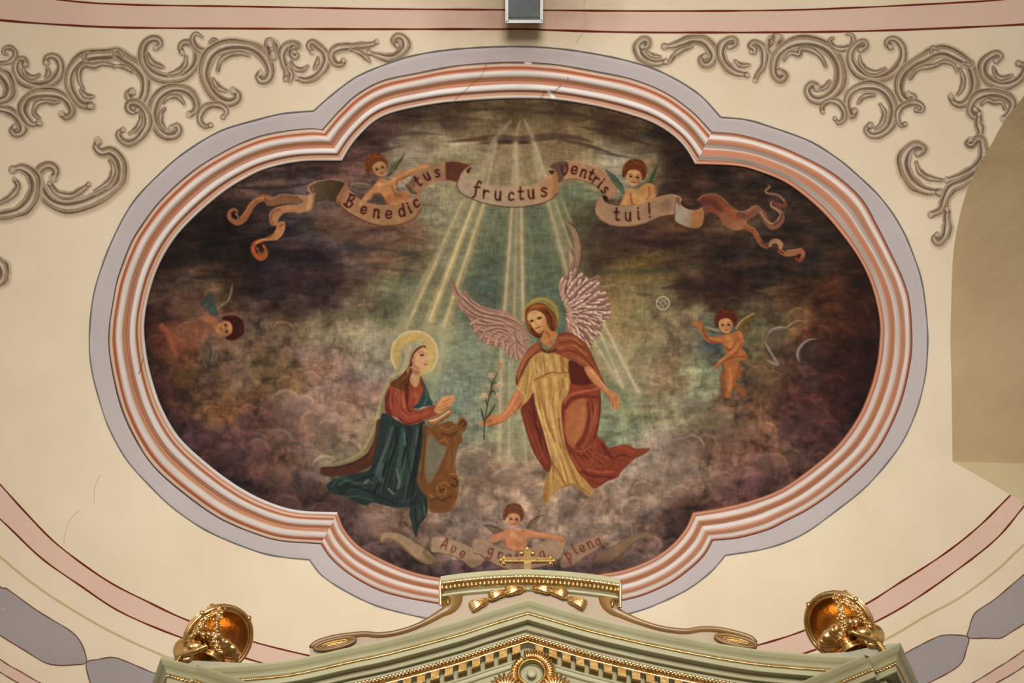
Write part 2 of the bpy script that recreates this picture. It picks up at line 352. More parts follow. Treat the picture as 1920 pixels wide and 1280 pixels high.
# --- cloud forms
def puffc(x, y, r, light, dark, a=.5, ang=-120):
    an = math.radians(ang); dx, dy = math.cos(an), math.sin(an)
    cv.blob(x, y, r, r*.9, dark, a*.75, hard=1.4)
    cv.blob(x+dx*r*.25, y+dy*r*.25, r*.75, r*.65, light, a*.45)
    p = [(x+r*math.cos(an+t)*(.95+.1*rng.random()), y+r*.9*math.sin(an+t)*(.95+.1*rng.random())) for t in np.linspace(-1.35, 1.35, 9)]
    cv.stroke(p, [1, r*.22, r*.26, r*.2, 1], light, a*.75, soft=max(1.5, r*.09))
for x, y, r, l, d, a, an in [
    (560,770,30,(150,126,108),(84,66,56),.6,-100),(600,800,36,(146,122,104),(92,74,64),.6,-60),(620,830,24,(140,122,100),(98,82,66),.5,-60),(548,805,26,(120,98,84),(66,50,44),.6,-140),
    (458,790,20,(130,108,96),(62,48,48),.6,-60),(425,758,15,(150,108,50),(100,70,40),.6,-90),(388,762,12,(140,104,46),(98,72,40),.5,-90),(470,745,16,(138,96,52),(92,64,44),.5,-60),
    (400,815,26,(104,80,78),(62,44,46),.5,-70),(440,860,30,(112,86,80),(74,54,52),.5,-70),(483,826,16,(138,112,104),(84,64,62),.6,-50),(520,900,28,(120,94,70),(84,62,50),.5,-70),
    (570,905,26,(118,96,86),(72,56,52),.5,-40),(420,910,16,(90,66,68),(60,42,46),.5,-60),(590,870,18,(128,112,100),(70,60,56),.5,-100),(530,930,24,(112,84,66),(76,56,48),.5,-40),
    (340,705,24,(112,84,40),(84,62,34),.55,-90),(390,720,20,(106,84,66),(72,54,42),.4,-60),(600,660,22,(150,120,106),(110,90,76),.35,-90),(655,735,28,(150,118,104),(116,92,80),.35,-50),
    (700,720,20,(146,120,106),(118,100,86),.35,-50),(640,700,18,(140,112,100),(118,96,84),.3,-90),(560,665,20,(136,108,92),(100,84,70),.35,-90),(700,990,30,(140,118,102),(110,90,80),.4,-90),
    (1245,825,26,(166,152,138),(122,108,90),.65,-110),(1275,845,26,(156,140,124),(120,104,88),.55,-60),(1215,880,36,(160,146,128),(132,116,98),.5,-120),(1270,900,42,(148,132,114),(120,102,86),.5,-70),
    (1290,760,20,(150,138,118),(106,92,74),.6,-100),(1318,766,18,(148,134,112),(108,92,72),.5,-90),(1155,918,26,(164,148,132),(130,114,98),.55,-110),(1330,800,28,(124,108,78),(92,76,56),.45,-90),
    (1408,705,22,(124,108,84),(86,72,56),.5,-110),(1440,740,26,(128,98,82),(90,68,56),.4,-100),(1380,830,34,(112,86,62),(84,62,50),.45,-90),(1430,880,30,(138,108,92),(104,78,70),.5,-90),
    (1400,890,16,(150,116,100),(110,84,76),.5,-100),(1480,865,26,(138,112,72),(100,76,60),.45,-90),(1495,800,30,(98,70,66),(60,42,42),.5,-120),(1530,785,26,(110,80,66),(66,46,42),.5,-60),
    (1525,660,28,(96,76,70),(52,36,36),.75,-150),(1455,640,26,(110,94,80),(70,58,50),.6,-110),(1560,620,24,(104,66,36),(58,36,28),.5,-120),(1590,560,22,(98,60,34),(54,34,24),.4,-90),
    (880,960,34,(150,134,114),(122,104,88),.4,-100),(950,905,30,(152,134,114),(130,112,92),.4,-80),(1060,935,24,(156,140,122),(118,104,92),.55,-90),(1210,960,36,(142,124,108),(116,98,86),.35,-100),
    (900,890,28,(146,130,108),(122,104,86),.4,-90),(1090,985,28,(146,128,112),(122,104,92),.35,-90),(1240,430,22,(104,74,52),(70,46,36),.6,-90),(640,430,24,(116,88,66),(78,58,46),.5,-90),
    (350,545,26,(116,92,72),(72,54,42),.5,-90),(402,560,20,(134,110,84),(84,66,50),.55,-110),(360,585,22,(112,86,70),(72,52,44),.45,-80),(300,650,26,(120,66,48),(84,46,36),.5,-90)]:
    puffc(x, y, r, K(*l), K(*d), a*1.0, an)
def local(x, y):
    ix = min(max(int((x-cv.x0)*FS), 3), cv.w-4); iy = min(max(int((y-cv.y0)*FS), 3), cv.h-4); return cv.c[iy-3:iy+4, ix-3:ix+4].mean((0, 1))
rc = np.random.default_rng(33)
for k in range(230):
    x = 275+1370*rc.random(); y = 560+500*rc.random()**.9
    if (abs(x-970) < 280-.0*y and y < 850) or (x > 1130 and x < 1330 and y < 760) or (x > 600 and x < 960 and y < 700): continue
    c = local(x, y); r = 9+rc.random()*19; puffc(x, y, r, np.clip(c*1.38+.02, 0, 1), c*.62, .55, -130+rc.random()*90)
for k in range(260):
    x = 290+1340*rc.random(); y = 190+380*rc.random(); c = local(x, y); L = 16+rc.random()*40; f = 1.32 if k % 2 else .66
    if abs(x-975) < 130 and y > 290: continue
    p = [(x+L*t, y+3.5*math.sin(t*3+k)+(rc.random()-.5)*3-4*abs(t)*(1 if k % 3 else -1)) for t in (-1, -.5, 0, .5, 1)]
    cv.stroke(p, [.5, 3, 5+5*rc.random(), 3, .5], np.clip(c*f, 0, 1), .42, soft=2.0)
# random brushwork over the sky
for k in range(620):
    x = 270+1380*rng.random(); y = 185+890*rng.random(); ix = int((x-cv.x0)*FS); iy = int((y-cv.y0)*FS)
    midf = abs(x-980) < 300 and y < 860
    c = cv.c[iy, ix]*(1+(.32 if not midf else .10)*(rng.random()*2-1)); L = 14+rng.random()*34
    if y < 520:
        an = jit(1, .16)[0]; p = [(x-L*math.cos(an), y-L*.5*math.sin(an)), (x, y+jit(1, 3)[0]), (x+L*math.cos(an), y+L*.5*math.sin(an))]
    else:
        an = rng.random()*6.28; r = L*.55; p = [(x+r*math.cos(an+t), y+r*.8*math.sin(an+t)) for t in (-.9, -.3, .3, .9)]
    cv.stroke(p, [.5, 3+rng.random()*5, .5], np.clip(c, .05, .8), .30, soft=1.8)
# dark bar of cloud and streaks at the top
for p, w, c, a in [(((840,266),(880,262),(930,258),(975,262),(1030,256),(1080,258),(1110,266)), (2,8,15,14,10,3), (84,62,46), .85),
    (((900,268),(950,266),(1000,268)), (2,8,2), (58,40,32), .8), (((1050,262),(1100,272),(1160,292)), (3,7,2), (78,62,42), .8),
    (((700,262),(760,250),(830,252)), (2,6,2), (86,64,54), .7), (((660,300),(700,285),(760,272)), (2,9,2), (72,52,48), .6),
    (((800,228),(860,222),(930,226)), (2,5,2), (82,60,42), .7), (((1000,212),(1080,214),(1160,240)), (2,8,2), (68,50,34), .7),
    (((860,208),(930,204),(1000,210)), (2,6,2), (70,54,36), .6), (((1080,236),(1150,250),(1220,272)), (2,10,3), (66,48,34), .7),
    (((1110,284),(1150,290),(1200,298)), (1,4,1), (60,56,50), .7), (((690,322),(720,302),(770,292)), (1,3,1), (130,110,98), .4),
    (((650,330),(690,312),(740,300)), (1,4,1), (110,88,82), .4), (((480,300),(560,306),(640,306)), (2,6,2), (60,44,36), .5),
    (((440,352),(520,352),(600,340)), (2,8,2), (40,32,34), .6), (((540,345),(570,338),(600,342)), (2,12,3), (104,92,92), .4),
    (((560,440),(640,445),(700,435)), (3,12,3), (96,74,56), .4), (((510,452),(560,446),(620,450)), (2,9,2), (92,86,84), .45),
    (((540,500),(600,494),(660,500)), (2,10,2), (52,40,46), .5), (((600,470),(680,464),(740,470)), (2,8,2), (62,58,60), .5),
    (((1240,540),(1300,536),(1380,548)), (3,16,3), (52,34,32), .6), (((1180,450),(1240,458),(1300,450)), (3,16,4), (50,30,26), .6),
    (((1090,505),(1180,510),(1330,500)), (3,10,3), (56,62,50), .45), (((1150,520),(1180,516),(1215,520)), (6,22,4), (106,88,36), .5),
    (((1270,590),(1300,560),(1330,570)), (3,10,3), (70,66,50), .4), (((870,940),(900,950),(920,945)), (2,8,2), (112,90,66), .5)]:
    cv.stroke(p, w, K(*c), a, soft=2.5)
# zigzag cloud edge and crescent on the right
cv.stroke([(1441,626),(1447,618),(1462,613),(1474,614),(1484,606),(1496,601),(1512,603)], [1,3.2,3.4,3.2,2.4,2,1], K(156,142,120), .85, 1.0)
cv.stroke([(1444,629),(1452,622),(1468,620),(1480,614),(1492,608)], 3, K(66,62,60), .5, 1.6)
cv.stroke([(1499,678),(1495,664),(1502,648),(1516,637),(1532,635)], [1.5,4.5,4.5,3,1], K(156,148,140), .8, 1.2)
cv.stroke([(1434,640),(1442,655),(1450,668),(1458,682),(1448,680),(1434,672)], [2,5,4,6,4,1], K(158,158,140), .65, 1.6)
cv.blob(1413,665,12,9,K(146,134,80),.7); cv.blob(1408,667,5,6,K(52,44,30),.6); cv.blob(1430,625,4,10,K(150,128,66),.6)
cv.blob(1330,648,34,12,K(60,78,82),.6); cv.blob(1340,620,20,10,K(74,84,80),.5)
# small gloria mark in the sky
cv.blob(1243,568,13,13,K(120,108,84),.6)
cv.stroke([(1243+12*math.cos(t), 568+12*math.sin(t)) for t in np.linspace(0,6.28,18)], 2.2, K(206,192,156), .85)
for t in np.linspace(0, 6.0, 7): cv.stroke([(1243+4*math.cos(t), 568+4*math.sin(t)), (1243+8*math.cos(t+.5), 568+8*math.sin(t+.5))], 1.6, K(196,180,146), .7)
# --- regions that become parts
REG = {}
def part(name, parent=None, label=None):
    k = len(REG)+1; REG[k] = (name, parent, label); cv.reg = k; return k
# --- rays of light
def beam(x0, y0, x1, y1, w0, w1, c, a):
    cv.stroke([(x0, y0), (x1, y1)], [w0*1.9+3, w1*2.0+4], K(*c), a*.30, soft=4.5, smooth=False); cv.stroke([(x0, y0), (x1, y1)], [w0, w1], K(*c), a*.95, soft=2.1, smooth=False)
def folds(m, A, B, n, dark, light, a=.6, w=3.0, seed=0, bend=2.0, soft=1.3):
    """drapery: brush lines carried between two guide curves, shadow beside light"""
    r = np.random.default_rng(seed+100); A = resample(cr(np.array(A, float), False, 3), 9); B = resample(cr(np.array(B, float), False, 3), 9); cv.setclip(m); keepreg = cv.reg; cv.reg = None
    for k in range(n):
        t = (k+.5+(r.random()-.5)*.5)/n; p = A*(1-t)+B*t; p = p+np.cumsum(r.normal(size=p.shape), 0)*bend*.35; i0 = r.integers(0, 3); i1 = 9-r.integers(0, 3); p = p[i0:i1]
        if len(p) < 3: continue
        ww = w*(.6+.9*r.random()); cv.stroke(p+np.array([ww*.45, 0]), [.5, ww, ww*1.1, .6], dark, a*(.6+.4*r.random()), soft); cv.stroke(p-np.array([ww*.45, 0]), [.4, ww*.8, ww*.9, .5], light, a*(.45+.5*r.random()), soft)
    cv.reg = keepreg; cv.setclip(None)
R_RAY = part('painted_light_rays', None, 'pale yellow shafts of light fanning down from the cloud')
for a in [(958,226,926,262,4,9,(150,142,106),.6),(975,226,968,252,3,5,(160,150,116),.5),(984,226,998,256,3,8,(158,148,112),.6),
          (924,268,894,350,8,17,(172,158,122),.55),(930,268,912,350,3,4,(190,172,130),.6),(940,275,930,348,3,6,(160,146,110),.35),
          (966,268,968,350,9,16,(172,156,118),.6),(968,268,969,350,3,3,(192,172,130),.5),(999,266,1016,350,7,15,(176,162,126),.55),(1003,268,1028,345,3,4,(198,182,142),.6),
          (872,376,752,618,10,22,(150,140,100),.5),(892,378,800,612,8,20,(158,146,102),.6),(909,380,830,632,7,20,(158,146,104),.55),
          (866,378,762,615,3,5,(192,172,118),.7),(889,378,806,600,4,6,(206,184,124),.8),(907,380,832,612,3.5,5,(200,178,116),.75),(880,376,742,612,2,8,(140,136,104),.35),
          (970,388,966,600,24,38,(150,138,102),.42),(960,388,946,580,4,6,(188,166,120),.75),(969,388,964,590,2.5,3,(186,168,124),.6),(977,388,981,600,4.5,5,(188,168,122),.75),
          (1032,376,1076,520,22,34,(150,142,104),.42),(1028,378,1064,516,4,6,(182,162,116),.65),(1040,376,1074,470,3,3,(178,160,118),.55),(1052,370,1084,452,3,4,(176,160,120),.5),
          (762,600,690,690,14,8,(150,150,118),.3),(832,620,800,760,18,16,(134,140,108),.4),(830,634,822,700,7,5,(170,164,120),.5),
          (942,640,936,862,8,10,(160,152,114),.55),(958,650,958,862,12,16,(148,148,112),.5),(975,680,982,862,7,12,(150,150,112),.5),(940,650,936,862,3,3,(184,172,130),.6),(956,680,954,862,2.5,3,(178,170,128),.6),(982,790,986,862,2.5,3,(168,164,118),.6),
          (1120,630,1188,742,26,34,(142,146,110),.35),(1114,640,1160,716,4,5,(182,172,130),.6),(1124,620,1168,726,3.5,5,(190,178,136),.65),(1132,606,1196,734,4,6,(192,178,140),.7)]: beam(*a)
cv.reg = None
# --- upper banner
def letters():
    return dict(
    e=[[(.1,.55),(.9,.45),(.8,.1),(.4,0),(.05,.35),(.1,.8),(.5,1),(.9,.8)]], n=[[(.1,1),(.15,0)],[(.15,.3),(.5,0),(.8,.15),(.8,1),(1,.95)]],
    B=[[(.1,-.6),(.15,1)],[(-.1,-.55),(.6,-.6),(.8,-.3),(.5,.1),(.15,.15)],[(.5,.15),(.95,.4),(.8,.9),(.3,1),(-.25,.85)]],
    d=[[(.8,-.6),(.85,1)],[(.8,.3),(.4,0),(.05,.4),(.2,.95),(.6,.9),(.85,.6)]], i=[[(.4,0),(.4,1),(.6,.95)],[(.4,-.45),(.42,-.40)]],
    c=[[(.85,.2),(.5,0),(.1,.4),(.25,.95),(.85,.85)]], t=[[(.4,-.5),(.4,.8),(.6,1),(.85,.9)],[(.05,.02),(.8,0)]], u=[[(.1,0),(.12,.7),(.4,1),(.75,.8),(.8,0)],[(.8,0),(.86,1)]],
    s=[[(.85,.12),(.45,0),(.2,.25),(.6,.5),(.85,.75),(.5,1),(.1,.9)]], f=[[(.95,-.4),(.65,-.6),(.4,-.2),(.35,1),(.05,1.25)],[(.1,.1),(.8,.05)]],
    r=[[(.15,0),(.2,1)],[(.2,.4),(.5,.05),(.9,.15)]], v=[[(.05,0),(.12,.6),(.45,1),(.8,.6),(.85,.1),(.65,-.12)]], A=[[(0,1),(.45,-.5),(.9,1)],[(.0,.6),(.8,.45)]],
    g=[[(.8,.2),(.4,0),(.05,.4),(.3,.9),(.8,.6)],[(.8,0),(.85,1.2),(.5,1.6),(.1,1.4)]], a=[[(.8,.2),(.4,0),(.05,.4),(.3,1),(.8,.6)],[(.8,0),(.85,1)]],
    p=[[(.15,0),(.15,1.7)],[(.15,.3),(.5,0),(.9,.4),(.6,1),(.15,.8)]], l=[[(.4,-.65),(.4,.9),(.6,1)]], x=[[(.4,-.9),(.4,.45)],[(.4,.92),(.42,.97)]])
GL = letters()
def glyph(ch, x, y, h, rot, col=(66,24,20), wd=3.0, a=.92):
    t = math.radians(rot); c_, s_ = math.cos(t), math.sin(t)
    for k, (m, al) in enumerate(((wd*1.9, .25), (wd, a))):
        for st in GL[ch]:
            q = [(x+((u-.5)*.8*c_-(v-.5)*s_)*h, y+((u-.5)*.8*s_+(v-.5)*c_)*h) for u, v in st]
            cv.stroke(q, m, K(*col) if k else K(120,60,40), al, soft=.55 if k else 1.2)
DK = K(72,44,34)
R_B1 = part('painted_banner', None, 'upper scroll banner reading Benedictus fructus ventris tui')
# left tails
cv.stroke([(444,398),(441,393),(433,395),(429,404),(435,413),(446,417),(456,411),(464,399),(471,386),(481,376),(494,371),(508,374)], [5,6,7,8,9,11,12,12,12,12,13,13], K(160,104,66), 1)
cv.stroke([(450,408),(461,395),(470,382),(482,373),(494,370)], 3, K(200,148,106), .7, 1); cv.stroke([(434,398),(440,396),(443,402)], 3, K(80,36,16), .8, 1)
cv.stroke([(442,401),(446,405),(446,410)], 2.5, K(214,176,140), .7, .8)
cv.poly([(496,367),(502,373),(512,371),(525,365),(540,366),(562,368),(572,378),(556,380),(530,383),(512,387),(499,384)], K(138,98,70)); cv.stroke([(499,369),(506,373),(516,369),(530,364),(556,366),(575,367)], 1.8, K(196,160,126), .8)
cv.poly([(560,368),(578,366),(590,361),(589,378),(584,394),(562,399),(540,398),(528,404),(522,414),(521,422),(510,423),(505,410),(507,398),(517,390),(535,385),(560,384),(570,378)], K(180,134,98))
cv.stroke([(512,420),(508,408),(513,397),(525,391)], 4, K(134,80,44), .6, 1.2); cv.stroke([(582,367),(580,380),(576,392)], 7, K(206,168,136), .7, 2); cv.stroke([(535,391),(560,390)], 4, K(200,148,104), .5, 1.5)
cv.poly([(521,418),(534,416),(535,426),(529,440),(518,450),(500,452),(484,456),(476,460),(482,452),(497,447),(510,440),(518,430)], K(190,130,86)); cv.stroke([(531,420),(524,425)], 2.2, K(84,40,24), .8)
cv.stroke([(533,428),(528,440),(518,449)], 3, K(214,176,140), .7, 1); cv.stroke([(515,436),(505,445),(495,449)], 2, K(110,60,34), .7)
cv.stroke([(490,451),(478,456),(474,466),(478,477),(488,484),(497,480),(499,470),(494,460)], [7,8,8,8,9,8,6,5], K(176,92,44), 1); cv.stroke([(482,466),(488,478),(495,474)], 6, K(150,98,60), .9, 1.2)
cv.stroke([(479,463),(482,472),(487,468),(493,472)], 2, K(70,30,16), .8); cv.stroke([(480,455),(490,449),(500,448)], 2.4, K(214,170,130), .7)
# olive loop
cv.poly([(590,341),(605,337),(622,336),(640,339),(650,345),(644,356),(633,372),(630,378),(610,376),(596,380),(588,388),(590,366)], K(94,82,58), g=(K(66,48,34), (600,350), (648,372)))
cv.stroke([(592,341),(581,346),(578,354),(583,361),(590,364)], 3.4, K(188,140,108), 1); cv.stroke([(585,349),(583,356),(588,361)], 4, K(128,78,52), .8, 1)
cv.stroke([(590,341),(605,338),(622,336),(640,339),(650,344)], 1.8, K(190,146,112), .9); cv.stroke([(590,366),(589,380),(591,392)], 2, K(150,90,60), .7)
BEN = [(649,343),(655,353),(668,368),(690,380),(722,385),(755,381),(776,369),(785,356),(790,372),(791,390),(781,406),(757,419),(727,424),(695,418),(662,403),(641,388),(631,375),(638,360)]
m = cv.poly(BEN, K(176,134,100), g=(K(160,122,88), (640,380), (780,400))); cv.setclip(m)
cv.stroke([(652,345),(640,362),(634,384)], 16, K(146,92,62), .5, 5); cv.stroke([(640,392),(690,418),(730,424),(770,413),(790,392)], 5, K(122,84,56), .55, 2); cv.stroke([(660,350),(690,374),(730,384),(775,372)], 3, K(210,168,134), .6, 1.2)
cv.setclip(None); cv.stroke([(634,378),(648,394),(676,411),(712,423),(745,422),(775,411),(790,393)], 1.6, DK, .7)
m = cv.poly([(764,347),(778,328),(800,312),(825,305),(848,303),(868,305),(885,310),(874,320),(862,332),(857,341),(838,338),(815,340),(800,348),(788,362),(780,356),(768,358)], K(164,128,98)); cv.setclip(m)
cv.poly([(838,300),(862,300),(890,308),(872,325),(856,344),(838,340)], K(98,56,42), .95, 1.2); cv.stroke([(768,352),(776,338)], 14, K(104,76,56), .6, 4); cv.stroke([(822,308),(826,338)], 8, K(138,122,100), .6, 3)
cv.setclip(None); cv.stroke([(786,362),(800,348),(818,340),(838,338),(856,341)], 1.6, K(176,112,78), .8); cv.stroke([(805,310),(830,304),(858,303),(884,310)], 1.6, K(176,132,98), .8)
cv.stroke([(762,347),(772,360),(780,362)], 5, K(80,56,44), .6, 1.5)
FRU = [(884,311),(872,318),(863,330),(857,345),(861,358),(878,369),(905,379),(940,386),(975,387),(1010,382),(1034,372),(1046,360),(1046,335),(1041,319),(1034,317),(1030,328),(1010,343),(985,349),(950,350),(915,346),(890,337),(880,325)]
m = cv.poly(FRU, K(178,158,136), .93, g=(K(184,138,96), (960,350), (1046,350))); cv.setclip(m)
cv.stroke([(1040,322),(1042,345),(1038,368)], 10, K(166,108,66), .6, 4); cv.stroke([(870,325),(864,348),(875,362)], 9, K(176,160,146), .6, 4); cv.stroke([(885,330),(920,346),(960,350),(1010,343),(1030,328)], 4, K(186,146,116), .6, 1.5)
cv.setclip(None); cv.stroke([(862,330),(857,345),(861,358),(878,369),(905,380),(940,387),(975,388),(1010,383),(1034,373),(1046,361)], 1.7, K(84,52,36), .85)
cv.poly([(875,317),(884,313),(881,323),(877,326)], K(74,50,40)); cv.poly([(1029,321),(1040,320),(1036,328)], K(74,44,34)); cv.stroke([(886,309),(876,316),(866,327)], 2, K(190,152,118), .9)
VEN = [(1031,313),(1040,306),(1052,303),(1070,303),(1092,306),(1118,314),(1140,326),(1154,342),(1159,360),(1150,370),(1138,374),(1130,362),(1118,348),(1100,340),(1080,336),(1062,337),(1048,343),(1045,328),(1040,318)]
m = cv.poly(VEN, K(180,142,108), g=(K(166,130,102), (1080,310), (1150,365))); cv.setclip(m)
cv.poly([(1028,310),(1050,301),(1066,303),(1062,318),(1056,338),(1046,346),(1044,325)], K(92,72,62), .9, 2); cv.setclip(None)
cv.stroke([(1046,342),(1062,337),(1082,336),(1102,341),(1119,350),(1134,368)], 1.6, K(120,84,60), .8); cv.stroke([(1060,302),(1090,305),(1120,314),(1142,328),(1155,345)], 1.8, K(206,170,134), .7)
TUI = [(1128,368),(1134,378),(1146,384),(1168,386),(1192,384),(1216,377),(1240,369),(1262,366),(1276,372),(1272,383),(1267,394),(1264,402),(1240,406),(1212,418),(1180,425),(1148,423),(1126,413),(1117,398),(1120,380)]
m = cv.poly(TUI, K(168,136,108)); cv.setclip(m); cv.blob(1165,402,26,18,K(142,130,106),.6); cv.blob(1245,385,20,14,K(120,98,84),.7); cv.stroke([(1272,372),(1268,398)], 8, K(92,66,56), .6, 3)
cv.stroke([(1120,412),(1150,423),(1180,425),(1212,418),(1240,406)], 5, K(120,88,64), .5, 2); cv.stroke([(1124,378),(1118,395),(1126,410)], 7, K(190,142,110), .6, 3); cv.setclip(None)
cv.stroke([(1118,402),(1130,415),(1150,424),(1180,426),(1212,419),(1242,406),(1264,402)], 1.5, DK, .7); cv.stroke([(1215,378),(1240,368),(1262,365),(1277,372),(1275,380)], 2, K(200,160,126), .8); cv.poly([(1130,368),(1138,368),(1141,376),(1134,376)], K(48,24,20))
m = cv.poly([(1269,380),(1276,386),(1292,394),(1306,395),(1318,389),(1320,384),(1321,400),(1318,420),(1308,428),(1290,426),(1268,415),(1267,398)], K(168,158,146), g=(K(168,120,72), (1288,400), (1302,402)))
cv.stroke([(1278,380),(1290,388),(1306,386),(1311,378)], 7, K(60,44,38), .9, 1.5); cv.stroke([(1276,372),(1276,384),(1290,393),(1306,395),(1318,389),(1319,382),(1310,376)], 2.2, K(196,152,116), .9)
# right tails
RIB = [(1308,377),(1316,368),(1332,364),(1346,366),(1360,378),(1374,391),(1388,397),(1402,394),(1412,387),(1421,386),(1426,394),(1418,404),(1406,410),(1400,416),(1403,426),(1392,431),(1374,431),(1358,421),(1346,404),(1332,399),(1319,396),(1318,385)]
m = cv.poly(RIB, K(128,74,56), g=(K(166,118,84), (1345,385), (1385,428))); cv.setclip(m); cv.stroke([(1314,380),(1330,376),(1352,392)], 12, K(92,48,44), .6, 4); cv.stroke([(1352,380),(1370,402),(1385,410)], 9, K(150,76,44), .6, 4)
cv.stroke([(1385,402),(1402,406),(1418,394)], 10, K(104,62,58), .6, 3); cv.setclip(None); cv.stroke([(1308,374),(1320,366),(1338,364),(1352,369),(1368,384),(1384,396),(1400,394),(1412,387),(1420,385)], 1.6, K(178,134,106), .85)
cv.stroke([(1420,390),(1430,401),(1437,414),(1447,424),(1458,421),(1466,410),(1465,398),(1455,391),(1446,385),(1446,378)], [11,11,11,12,12,10,7,6,5,4], K(138,94,78), 1)
cv.stroke([(1425,396),(1436,412),(1446,419),(1456,414),(1463,402),(1458,394),(1447,387),(1445,380),(1450,377)], 2.6, K(190,150,122), .85); cv.stroke([(1449,379),(1462,384),(1472,386),(1471,377),(1462,368),(1448,364),(1438,362),(1436,357),(1443,350),(1440,346)], [5,8,6,5,5,5,4,5,4,2], K(120,74,60), 1)
cv.stroke([(1470,376),(1460,366),(1447,363),(1436,361),(1437,355),(1444,350)], 2.4, K(184,144,116), .85); cv.stroke([(1452,420),(1463,412),(1466,402)], 5, K(98,60,62), .7, 1.5)
cv.stroke([(1398,425),(1411,431),(1419,443),(1427,455),(1436,461),(1444,457)], [9,10,10,10,10,8], K(150,92,62), 1); cv.stroke([(1428,452),(1438,461),(1443,456)], 5, K(92,56,58), .7, 1.5); cv.stroke([(1400,422),(1414,428),(1422,440)], 2, K(190,126,84), .7)
cv.stroke([(1444,460),(1448,453),(1457,452),(1464,458),(1462,467)], [6,8,9,9,6], K(176,132,104), 1); cv.stroke([(1462,470),(1474,476),(1490,474),(1502,470),(1506,478),(1500,489)], [8,9,10,9,8,6], K(170,108,80), 1); cv.stroke([(1475,470),(1490,468),(1502,466)], 2.2, K(206,150,120), .8)
cv.stroke([(1492,484),(1500,489),(1506,484)], 5, K(150,62,40), .9, 1); cv.stroke([(1456,465),(1462,470),(1468,474)], 4, K(90,44,38), .8, 1)
for ch, x, y, h, r in [('B',655,381,15,27),('e',682,394,13,16),('n',706,400,15,6),('e',729,402,14,0),('d',754,398,15,-10),('i',769,392,13,-22),('c',781,381,14,-28),
    ('t',785,342,14,-32),('u',801,331,13,-26),('s',820,325,13,-12),('f',894,358,17,8),('r',911,364,15,6),('u',934,367,16,4),('c',959,368,15,2),('t',977,366,15,0),('u',996,364,16,-3),('s',1020,360,16,-6),
    ('v',1059,319,17,2),('e',1077,319,14,8),('n',1094,325,14,16),('t',1108,330,13,26),('r',1117,338,13,32),('i',1126,346,13,40),('s',1134,356,12,44),('t',1157,405,15,2),('u',1178,406,15,0),('i',1198,403,14,-3),('x',1219,400,14,-4)]:
    glyph(ch, x, y, h, r)
# --- lower banner
R_B2 = part('painted_banner', None, 'lower scroll banner reading Ave gratia plena')
LB = [[(713,1004),(719,998),(735,998),(758,1004),(780,1018),(800,1030),(810,1040),(818,1052),(806,1058),(786,1052),(765,1036),(748,1020),(730,1012),(716,1018)],
      [(808,1014),(818,1006),(836,1007),(856,1014),(880,1024),(896,1036),(908,1052),(885,1064),(865,1050),(842,1040),(822,1036),(809,1034)],
      [(887,1014),(900,1009),(915,1014),(932,1024),(955,1031),(985,1032),(1012,1018),(1038,1009),(1052,1012),(1058,1026),(1050,1046),(1015,1062),(965,1070),(925,1056),(902,1040),(888,1036)],
      [(1054,1064),(1054,1046),(1076,1022),(1104,1008),(1127,1004),(1131,1016),(1120,1030),(1096,1044),(1074,1060)],
      [(1116,1042),(1130,1034),(1150,1024),(1172,1010),(1196,1000),(1216,998),(1226,1006),(1222,1014),(1204,1010),(1188,1018),(1168,1038),(1146,1052),(1122,1052)]]
for k, (pp, c1) in enumerate(zip(LB, [(168,146,118),(172,150,124),(166,142,120),(160,134,112),(134,112,90)])):
    m = cv.poly(pp, K(*c1), .92, 1.0); cv.setclip(m)
    q = np.array(pp, float); lo = q[np.argsort(q[:, 1])][-3:]; cv.blob(*lo.mean(0), 26, 12, K(112,90,76), .55); cv.setclip(None)
    cv.stroke(pp+[pp[0]], 1.2, K(110,76,60), .45)
cv.stroke([(806,1020),(796,1036),(812,1050),(822,1056),(812,1060)], 8, K(110,88,66), .6, 3); cv.stroke([(716,1018),(724,1010),(740,1012),(756,1024),(774,1042),(794,1054)], 1.6, K(112,74,56), .8)
cv.stroke([(842,1038),(862,1048),(884,1064)], 1.6, K(112,74,56), .8); cv.stroke([(888,1036),(904,1042),(926,1058),(960,1070)], 1.6, K(104,70,54), .8); cv.stroke([(1122,1050),(1146,1050),(1168,1036),(1190,1016),(1206,1008),(1224,1012)], 1.8, K(120,80,60), .8)
cv.stroke([(1116,1040),(1114,1050),(1126,1056),(1140,1052)], 5, K(104,84,68), .7, 2)
for ch, x, y, h, r in [('A',834,1022,14,22),('v',850,1031,11,26),('e',867,1039,12,24),('g',920,1034,13,18),('r',938,1041,12,14),('a',954,1045,12,8),('t',970,1046,12,0),('i',992,1046,11,-4),('a',1017,1040,13,-14),
    ('p',1066,1042,13,-32),('l',1079,1032,12,-32),('e',1092,1028,12,-30),('n',1107,1021,13,-28),('a',1122,1016,12,-22)]: glyph(ch, x, y, h, r, (112,54,44), 2.2, .85)
